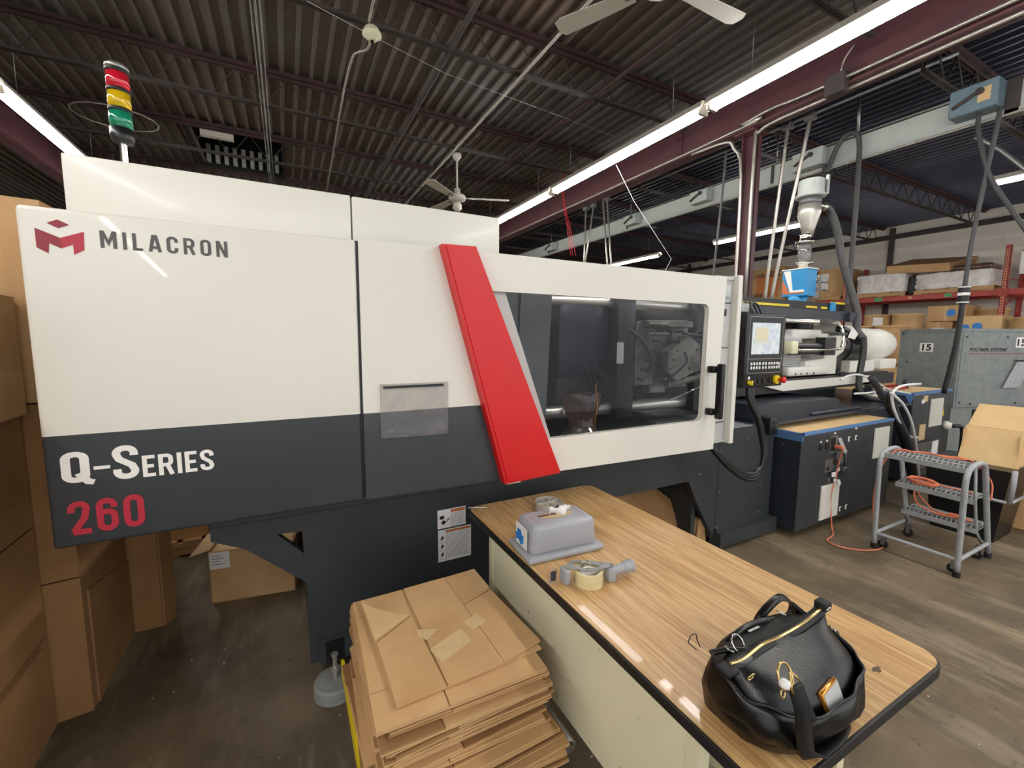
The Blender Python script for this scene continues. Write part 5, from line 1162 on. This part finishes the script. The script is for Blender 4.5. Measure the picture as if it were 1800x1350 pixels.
oc = thing('extension_cord', 'orange extension cord running from the cabinet over the step ladder', 'cord', (4.0, 1.4, 0))
MB().tube([(4.0, 1.83, .72), (4.04, 1.80, .69), (4.05, 1.82, .60), (4.04, 1.83, .45), (4.01, 1.84, .30), (4.03, 1.84, .15), (3.98, 1.80, .03), (3.9, 1.75, .008), (3.75, 1.72, .006), (3.72, 1.62, .006), (3.80, 1.52, .006), (3.9, 1.47, .006), (4.0, 1.46, .006), (4.04, 1.49, .008), (4.0, 1.51, .05), (3.985, 1.53, .2), (3.96, 1.53, .45), (3.97, 1.5, .66), (4.0, 1.44, .78), (4.05, 1.36, .783), (4.12, 1.30, .78), (4.1, 1.2, .775), (4.15, 1.1, .775)], .0052, 8, sm=6).build('cord', 'ocord', oc)
MB().tube([(4.02, 1.46, .775), (4.10, 1.34, .775), (4.16, 1.22, .77), (4.22, 1.10, .76), (4.33, 1.02, .62), (4.30, 1.0, .5)], .0052, 8, sm=6).build('cord', 'ocord', oc)
cl = []
for i in range(40):
    a = i*.7; cl.append((4.28+.07*math.cos(a)*(1+.1*math.sin(i)), 1.36+.09*math.sin(a*1.03), .512+.018*abs(math.sin(i*.5))))
MB().tube(cl, .0065, 6, sm=3).tube([(4.30, 1.34, .52), (4.30, 1.2, .515), (4.32, 1.08, .51)], .0065, 6).build('cord_coil', 'ocord', oc)
MB().tube([(4.25, 1.40, .5), (4.24, 1.37, .36), (4.36, 1.30, .28), (4.42, 1.22, .265), (4.46, 1.12, .262), (4.48, 1.18, .262), (4.44, 1.25, .265), (4.38, 1.32, .30), (4.28, 1.38, .42), (4.26, 1.38, .5)], .0065, 6, sm=5).build('cord_coil', 'ocord', oc)
MB().rbox(4.42, 1.16, .262, 4.45, 1.24, .29, .008, 2).rbox(4.0, 1.785, .70, 4.03, 1.85, .73, .006, 2).build('cord_plug', 'ocord', oc)

# ================================================================ CHILLER, BIN
CX = Matrix.Translation((7.4, 2.15, 0)) @ Matrix.Rotation(R(-19), 4, 'Z')
ch = thing('chiller_cabinet', 'weathered grey sheet-metal cabinet numbered 15, behind the rear electrical cabinet', 'cabinet', (7.8, 2.4, 0))
MB().box(0, 0, .76, 1.4, .72, 1.745, X=CX).build('upper_housing', 'chill', ch)
MB().box(.02, .03, 0, 1.38, .70, .76, X=CX).build('lower_housing', 'chill', ch)
MB().box(.35, .02, .1, 1.1, .035, .72, X=CX).build('lower_opening', 'recess_shade', ch)  # dark plate painting the shade of an opening
MB().box(.03, -.006, .79, 1.37, 0, 1.70, X=CX).build('front_panel', 'chill', ch)
MB().box(-.006, .03, .05, 0, .70, 1.70, X=CX).build('side_door', 'chill', ch)
MB().box(-.008, -.008, 1.71, 1.408, .728, 1.745, X=CX).build('top_trim', 'chill', ch)
fs = MB()
for u, z in ((.08, 1.64), (.7, 1.64), (.08, .82), (.25, .80), (.95, .80), (1.2, .80), (1.3, 1.64)): fs.cyl(CX @ Vector((u, -.006, z)), CX @ Vector((u, -.014, z)), .012, n=8)
for v, z in ((.68, 1.69), (.06, 1.69), (.1, 1.27), (.6, 1.3)): fs.cyl(CX @ Vector((-.006, v, z)), CX @ Vector((-.014, v, z)), .010, n=8)
fs.build('panel_screw', 'black', ch)
def num(u, v, z, w_, side, h_=.12):
    if side == 'f': Xm = CX @ face_y(u, -.009, z); pt = MB().box(u-.02, -.008, z-.02, u+w_+.02, -.006, z+h_+.02, X=CX)
    else: Xm = CX @ Matrix.Translation((-.0092, v, z)) @ Matrix.Rotation(R(-90), 4, 'Z') @ Matrix.Rotation(R(90), 4, 'X'); pt = MB().box(-.0085, v-w_-.02, z-.015, -.006, v+.03, z+h_+.015, X=CX)
    p_ = pt.build('number_plate', 'paper', ch)
    text('15', h_, Xm, 'marker', p_, w=w_, bold=.03)
num(.86, 0, 1.53, .13, 'f', .09); num(0, .42, 1.46, .11, 's', .085)
text('POLYMER SYSTEMS', .045, CX @ face_y(.14, -.0068, 1.46), 'marker', ch, w=.58, shear=.25, bold=.025)
MB().box(.14, -.008, 1.43, 1.3, -.006, 1.438, X=CX).build('stripe', 'maroon', ch)
MB().prism([(.68, 1.0), (.95, 1.0), (1.08, 1.33), (.86, 1.33)], 'y', -.03, -.006, X=CX).build('access_flap', 'steel', ch)
MB().tube([CX @ Vector(p) for p in ((.82, -.03, 1.35), (1.0, -.03, 1.345), (1.1, -.02, 1.30))], .008, 6).build('flap_handle', 'black', ch)
bn = thing('storage_bin', 'large black plastic bin with a grey rim band behind the step ladder', 'bin', (5.05, 1.28, 0))
MB().loft([[(4.90, 1.10, 0), (5.28, 1.10, 0), (5.28, 1.48, 0), (4.90, 1.48, 0)], [(4.84, 1.04, .60), (5.34, 1.04, .60), (5.34, 1.54, .60), (4.84, 1.54, .60)]], smooth=False).build('bin_body', 'black', bn)
MB().tube([(4.84, 1.55, .36), (4.845, 1.045, .36), (4.87, 1.03, .36), (5.34, 1.03, .36)], .012, 8).tube([(4.845, 1.03, .36), (4.83, 1.02, .50), (4.83, 1.02, .62)], .016, 8).build('rim_band', 'greyplast', bn)
oc_ = thing('open_carton', 'tall pale brown carton with a folded flap standing in the black bin', 'box', (5.1, 1.2, .55))
MB()._add([(5.0, 1.045, .575), (5.0, 1.385, .625), (5.1, 1.385, .885), (5.1, 1.045, .885), (5.01, 1.045, .57), (5.01, 1.385, .62), (5.11, 1.385, .88), (5.11, 1.045, .88)], [(0, 1, 2, 3), (7, 6, 5, 4), (0, 3, 7, 4), (3, 2, 6, 7), (1, 5, 6, 2), (0, 4, 5, 1)]).build('carton_wall', 'cardlt', oc_)
MB()._add([(5.1, 1.045, .887), (5.1, 1.375, .887), (5.3, 1.375, 1.055), (5.3, 1.045, 1.06), (5.11, 1.045, .88), (5.11, 1.375, .88), (5.31, 1.375, 1.05), (5.31, 1.045, 1.052)], [(0, 1, 2, 3), (7, 6, 5, 4), (0, 3, 7, 4), (3, 2, 6, 7), (1, 5, 6, 2), (0, 4, 5, 1)]).build('carton_flap', 'cardlt', oc_)
MB().box(5.03, 1.055, .55, 5.32, 1.06, .86).box(5.31, 1.055, .55, 5.32, 1.38, 1.03).box(5.03, 1.37, .55, 5.32, 1.38, .86).build('carton_wall', 'cardlt', oc_)
MB().rbox(5.45, .75, 0, 6.1, 1.3, .8, .01, 1).build('cardboard_carton', 'card', None, label='brown carton on the floor at the right edge of the view beyond the black bin', cat='box')

# ================================================================ RACKING ON THE RIGHT WALL
def upright(y, zt, label):
    t = thing('rack_upright', label, 'rack upright', (13.3, y, 0), None)
    for x in (13.3, 14.3):
        b = MB().box(x-.04, y-.04, 0, x-.035, y+.04, zt).box(x-.04, y-.04, 0, x+.04, y-.035, zt).box(x-.04, y+.035, 0, x+.04, y+.04, zt)
        p_ = b.build('post', 'rack', t)
        if x < 14:
            hb_ = MB(); z = .1
            while z < zt-.05:
                hb_.box(x-.0412, y-.022, z, x-.0402, y-.008, z+.028); hb_.box(x-.0412, y+.008, z, x-.0402, y+.022, z+.028); z += .055
            ho = hb_.build('post_slots', 'tape', p_); ho['kind'] = 'stuff'
    for i in range(5):
        z = .3+i*.65
        MB().tube([(13.33, y, z), (14.27, y, z+(.5 if i % 2 else 0))], .015, 5).build('brace', 'rack', t)
    return t
upright(.4, 3.6, 'red slotted rack upright out of view past the right edge')
upright(3.3, 3.56, 'red slotted rack upright at the right, standing highest above the grey cabinet')
upright(6.2, 3.52, 'red slotted rack upright behind the thick grey hose of the loader')
upright(9.1, 3.52, 'red slotted rack upright behind the steel column')
t0 = None
for k, (y0, y1, s) in enumerate(((.45, 3.25, 'right-hand bay'), (3.35, 6.15, 'middle bay'), (6.25, 9.05, 'left-hand bay'))):
    for x, w_ in ((13.27, 'front'), (14.3, 'rear')):
        t = thing('rack_beam', 'red rack beam, '+w_+' one of the '+s, 'rack beam', (x, y0, 2.55))
        MB().box(x-.025, y0, 2.545, x+.025, y1, 2.66).build('beam_bar', 'rack', t)
        for yy in (y0, y1): MB().box(x-.045, yy-.03, 2.52, x-.025, yy+.03, 2.68).build('beam_connector', 'rack', t)
        if x < 14 and k == 1:
            MB().box(x-.027, 5.35, 2.56, x-.025, 5.52, 2.64).box(x-.027, 4.08, 2.57, x-.025, 4.2, 2.64).build('bay_tag', 'green', t)
            MB().box(x-.027, 4.78, 2.58, x-.025, 4.84, 2.63).build('bay_tag', 'tape', t)
        if x < 14:
            t = thing('rack_beam', 'lower red rack beam, front one of the '+s, 'rack beam', (x, y0, 1.6))
            MB().box(x-.025, y0, 1.60, x+.025, y1, 1.72).build('beam_bar', 'rack', t)
            MB().box(x+.03, y0, 1.72, 14.3, y1, 1.735).build('shelf_deck', 'wood', t)
def wallX(x, y, z): return Matrix.Translation((x, y, z)) @ Matrix.Rotation(R(-90), 4, 'Z') @ Matrix.Rotation(R(90), 4, 'X')
pallet('wooden_pallet', 13.28, 7.80, 14.25, 8.88, 2.66, 'wooden pallet under the large lettered carton on the red rack', ax='y')
g1 = thing('bulk_carton', 'large brown carton with black marker lettering, left on the red rack', 'box', (13.8, 8.35, 2.78))
MB().box(13.32, 7.84, 2.78, 14.2, 8.86, 3.78).build('carton_body', 'card', g1)
MB().box(13.316, 8.0, 2.9, 13.32, 8.7, 3.55).build('orange_patch', pm('orange_board', (214, 130, 74), .7, c2=(196, 128, 78), scale=3), g1)
text('1500', .13, wallX(13.314, 8.78, 3.50), 'marker', g1, w=.32, bold=.01, name='marker_writing'); text('BLK', .18, wallX(13.314, 8.36, 3.50), 'marker', g1, w=.42, bold=.01, shear=.2, name='marker_writing')
text('1500#', .15, wallX(13.314, 8.84, 2.88), 'marker', g1, w=.36, bold=.01, name='marker_writing'); text('R/G', .17, wallX(13.314, 8.40, 2.90), 'marker', g1, w=.28, bold=.01, name='marker_writing')
pallet('wooden_pallet', 13.28, 6.30, 14.25, 7.62, 2.66, 'wooden pallet under the eight-sided carton on the red rack', ax='y')
g2 = thing('bulk_carton', 'eight-sided brown bulk carton with marker scrawl and white papers on the red rack', 'box', (13.8, 7.0, 2.78))
MB().prism([(13.55, 6.30), (14.2, 6.30), (14.2, 7.62), (13.55, 7.62), (13.32, 7.40), (13.32, 6.62)], 'z', 2.78, 3.50).build('carton_body', 'card', g2)
MB().prism([(13.54, 6.28), (14.22, 6.28), (14.22, 7.64), (13.54, 7.64), (13.3, 7.41), (13.3, 6.61)], 'z', 3.42, 3.52).build('carton_lid', 'card', g2)
text('Gary', .14, wallX(13.296, 7.36, 3.38), 'marker', g2, w=.5, bold=.01, name='marker_writing'); text('Simpson', .15, wallX(13.314, 7.40, 2.92), 'marker', g2, w=.72, bold=.01, shear=.1, name='marker_writing')
MB().prism([(7.36, 3.16), (7.28, 3.28), (7.0, 3.24), (6.7, 3.30), (6.64, 3.24), (6.9, 3.18), (7.1, 3.12)], 'x', 13.316, 13.32).build('ink_blot', 'marker', g2)
MB().box(13.312, 6.64, 3.2, 13.3195, 6.84, 3.40).box(13.312, 6.64, 2.95, 13.3195, 6.82, 3.16).build('taped_paper', 'paper', g2)
def bagload(name, y0, y1, z0, layers, label, mat='wrap'):
    t = thing(name, label, 'pallet load', (13.8, (y0+y1)/2, z0))
    for k in range(layers):
        for j in range(2):
            ya = y0+(y1-y0)*j/2; yb = y0+(y1-y0)*(j+1)/2
            for i in range(2):
                xa = 13.27+.5*i
                MB().rbox(xa, ya+random.uniform(-.03, .01), z0+k*.11, xa+.48, yb+random.uniform(-.01, .03), z0+k*.11+.12, .045, 3).build('filled_sack', mat, t)
    N = 24; rg = []
    for z, e_ in ((z0-.02, .02), (z0+layers*.05, .04), (z0+layers*.11, .0)):
        rg.append([(13.75+(.50+e_+random.uniform(-.012, .012))*max(-1, min(1, 1.3*math.cos(a*2*math.pi/N))), (y0+y1)/2+((y1-y0)/2+e_+random.uniform(-.015, .015))*max(-1, min(1, 1.3*math.sin(a*2*math.pi/N))), z+random.uniform(-.015, .015)) for a in range(N)])
    MB().loft(rg, cap=False).build('shrink_wrap', 'wrap', t)
pallet('wooden_pallet', 13.28, 4.93, 14.25, 5.93, 2.66, 'wooden pallet under the white sacks, just right of the middle upright', ax='y')
bagload('sack_load', 4.95, 5.93, 2.79, 4, 'shrink-wrapped load of white sacks on the red rack, left of the two')
pallet('wooden_pallet', 13.28, 3.45, 14.25, 4.76, 2.66, 'wooden pallet under the right-hand sack load beside the right upright', ax='y')
bagload('sack_load', 3.5, 4.74, 2.79, 3, 'shrink-wrapped load of pale sacks on the red rack, right of the two')
MB().rbox(13.35, 4.76, 2.67, 14.2, 4.91, 3.12, .04, 3).build('black_bundle', 'blackrub', None, label='dark wrapped bundle between the two sack loads', cat='bundle')
t = thing('cardboard_tray', 'big flat brown cardboard tray lying tilted over both sack loads', 'cardboard', (13.7, 4.8, 3.25))
MB().prism([(4.15, 3.14), (5.3, 3.22), (5.3, 3.40), (4.15, 3.32)], 'x', 13.2, 13.22).build('tray_side', 'card', t)
MB()._add([(13.2, 4.15, 3.32), (13.2, 5.3, 3.40), (14.1, 5.15, 3.62), (14.1, 3.95, 3.52), (13.2, 4.15, 3.31), (13.2, 5.3, 3.39), (14.1, 5.15, 3.61), (14.1, 3.95, 3.51)], [(0, 1, 2, 3), (7, 6, 5, 4), (0, 3, 7, 4), (1, 5, 6, 2)]).build('tray_lid', 'card2', t)
MB()._add([(13.22, 4.15, 3.16), (13.22, 4.15, 3.31), (14.1, 3.95, 3.5), (13.8, 3.98, 3.16), (13.3, 3.9, 3.15)], [(0, 1, 2, 3), (0, 3, 4)]).build('tray_flap', 'card2', t)
MB().rbox(13.3, 3.5, 3.12, 13.9, 4.3, 3.26, .06, 3).build('folded_liner', 'bag', None, label='crumpled brown liner on top of the right-hand sack load', cat='liner')
MB().box(13.28, 2.75, 2.95, 13.3, 3.12, 3.4).build('hanging_sign', 'paper', None, label='white sheet hanging on the red rack at the right edge', cat='paper')
# drums and cartons on the lower shelf and floor
def drum(y, x, z, r, h, label, lbl=None, group=None):
    t = thing('fiber_drum', label, 'drum', (x, y, z), group)
    MB().lathe([(r*.97, z), (r*.97, z+h-.03)], (x, y, 0), 32).build('drum_shell', 'card', t)
    MB().lathe([(r*1.03, z+h-.035), (r*1.04, z+h-.01), (r*1.0, z+h), (r*.9, z+h-.005)], (x, y, 0), 32).build('drum_lid', 'cardlt', t)
    MB().lathe([(r, z), (r, z+.025)], (x, y, 0), 32).build('drum_hoop', 'cardlt', t)
    if lbl:
        n_ = 8; vs = []
        for i in range(n_+1):
            a = math.pi+R(lbl)*1.0*(i/n_-.5)+.4
            for zz in (z+h-.26, z+h-.07): vs.append((x+r*.985*math.cos(a), y+r*.985*math.sin(a), zz))
        MB()._add(vs, [(2*i, 2*i+2, 2*i+3, 2*i+1) for i in range(n_)]).build('drum_label', 'paper', t)
    return t
drum(5.26, 12.9, 1.42, .27, .78, 'brown fiber drum with white label, left of the upper pair behind the motor', 40)
drum(4.68, 12.9, 1.42, .29, .78, 'brown fiber drum, right of the upper pair behind the motor')
drum(5.35, 12.3, 1.08, .28, .84, 'brown fiber drum in the lower row with a white label at its left', 30)
drum(4.75, 12.3, 1.08, .28, .84, 'brown fiber drum in the lower row beside the grey cabinet')
d_ = drum(5.02, 11.7, 1.02, .35, .80, 'widest brown fiber drum in front, with black lettering and blue tape, behind the white motor')
text('IENT', .09, Matrix.Translation((11.35, 5.12, 1.5)) @ Matrix.Rotation(R(-90), 4, 'Z') @ Matrix.Rotation(R(90), 4, 'X'), 'marker', d_, w=.28, bold=.01)
MB().box(11.345, 4.75, 1.45, 11.36, 4.84, 1.65).build('blue_tape', 'bluelbl', d_)
for k, (x, y, w_) in enumerate(((12.6, 5.0, 1.9), )): 
    MB().box(11.3, 4.2, .62, 13.2, 5.75, 1.01).build('bulk_carton', 'card', None, label='long brown carton carrying the fiber drums', cat='box')
    MB().box(11.35, 4.25, .12, 13.15, 5.7, .60).build('bulk_carton', 'cardlt', None, label='pale brown carton at the bottom under the fiber drums', cat='box')
    pallet('wooden_pallet', 11.3, 4.2, 13.2, 5.75, 0, 'wooden pallet on the floor under the drum stack')
def carton2(x0, y0, z0, x1, y1, z1, label, mat='card', dots=()):
    t = thing('cardboard_carton', label, 'box', (x0, y0, z0))
    MB().box(x0, y0, z0, x1, y1, z1).build('carton_body', mat, t)
    MB().box(x0-.002, (y0+y1)/2-.03, z0, x0, (y0+y1)/2+.03, z1).build('packing_tape', 'tape', t)
    for (yy, zz, s) in dots:
        MB().prism([(yy+s*math.cos(a*.52), zz+s*math.sin(a*.52)) for a in range(12)], 'x', x0-.004, x0-.002).build('blue_sticker', 'bluelbl', t)
    return t
carton2(13.0, 3.75, 2.02, 13.8, 4.38, 2.36, 'brown carton with one blue sticker, stacked highest under the rack beam', 'card', ((3.98, 2.20, .08),))
carton2(13.05, 3.95, 1.736, 13.7, 4.42, 2.01, 'brown carton under the blue-stickered one', 'card')
carton2(12.6, 3.1, 1.75, 13.2, 3.72, 2.10, 'pale brown carton with two blue stickers just above the grey cabinet', 'cardlt', ((3.62, 1.86, .07), (3.44, 1.88, .08)))
MB().box(12.55, 3.05, 1.0, 13.2, 4.3, 1.745).build('cardboard_carton', 'card', None, label='brown carton supporting the two-sticker carton, mostly behind the grey cabinet', cat='box')
MB().box(12.55, 3.05, .0, 13.2, 4.3, .995).build('cardboard_carton', 'card', None, label='brown carton on the floor under the supporting carton, behind the grey cabinet', cat='box')
drum(2.74, 12.75, 1.0, .26, 1.05, 'brown fiber drum right of the two-sticker carton')
drum(3.55, 13.7, 1.736, .28, .55, 'brown fiber drum partly hidden behind the two-sticker carton')
MB().lathe([(.12, 0), (.12, .12)], (12.75, 4.08, 1.746), 20).build('tape_roll_large', 'paper', None, label='white round label roll on the brown carton left of the blue stickers', cat='roll')
# small litter on the floor
lt = MB()
for i in range(60):
    x = random.uniform(-.6, 1.4); y = random.uniform(.9, 2.8); s = random.uniform(.0015, .004)
    lt.box(x-s, y-s*.6, 0, x+s, y+s*.6, .0015)
for i in range(12):
    x = random.uniform(1.8, 4.5); y = random.uniform(.3, 1.6); s = random.uniform(.002, .004); lt.box(x-s, y-s, 0, x+s, y+s, .0015)
lt.build('floor_litter', 'paper', None, label='scattered white plastic crumbs on the floor in front of the machine', cat='litter', kind='stuff')
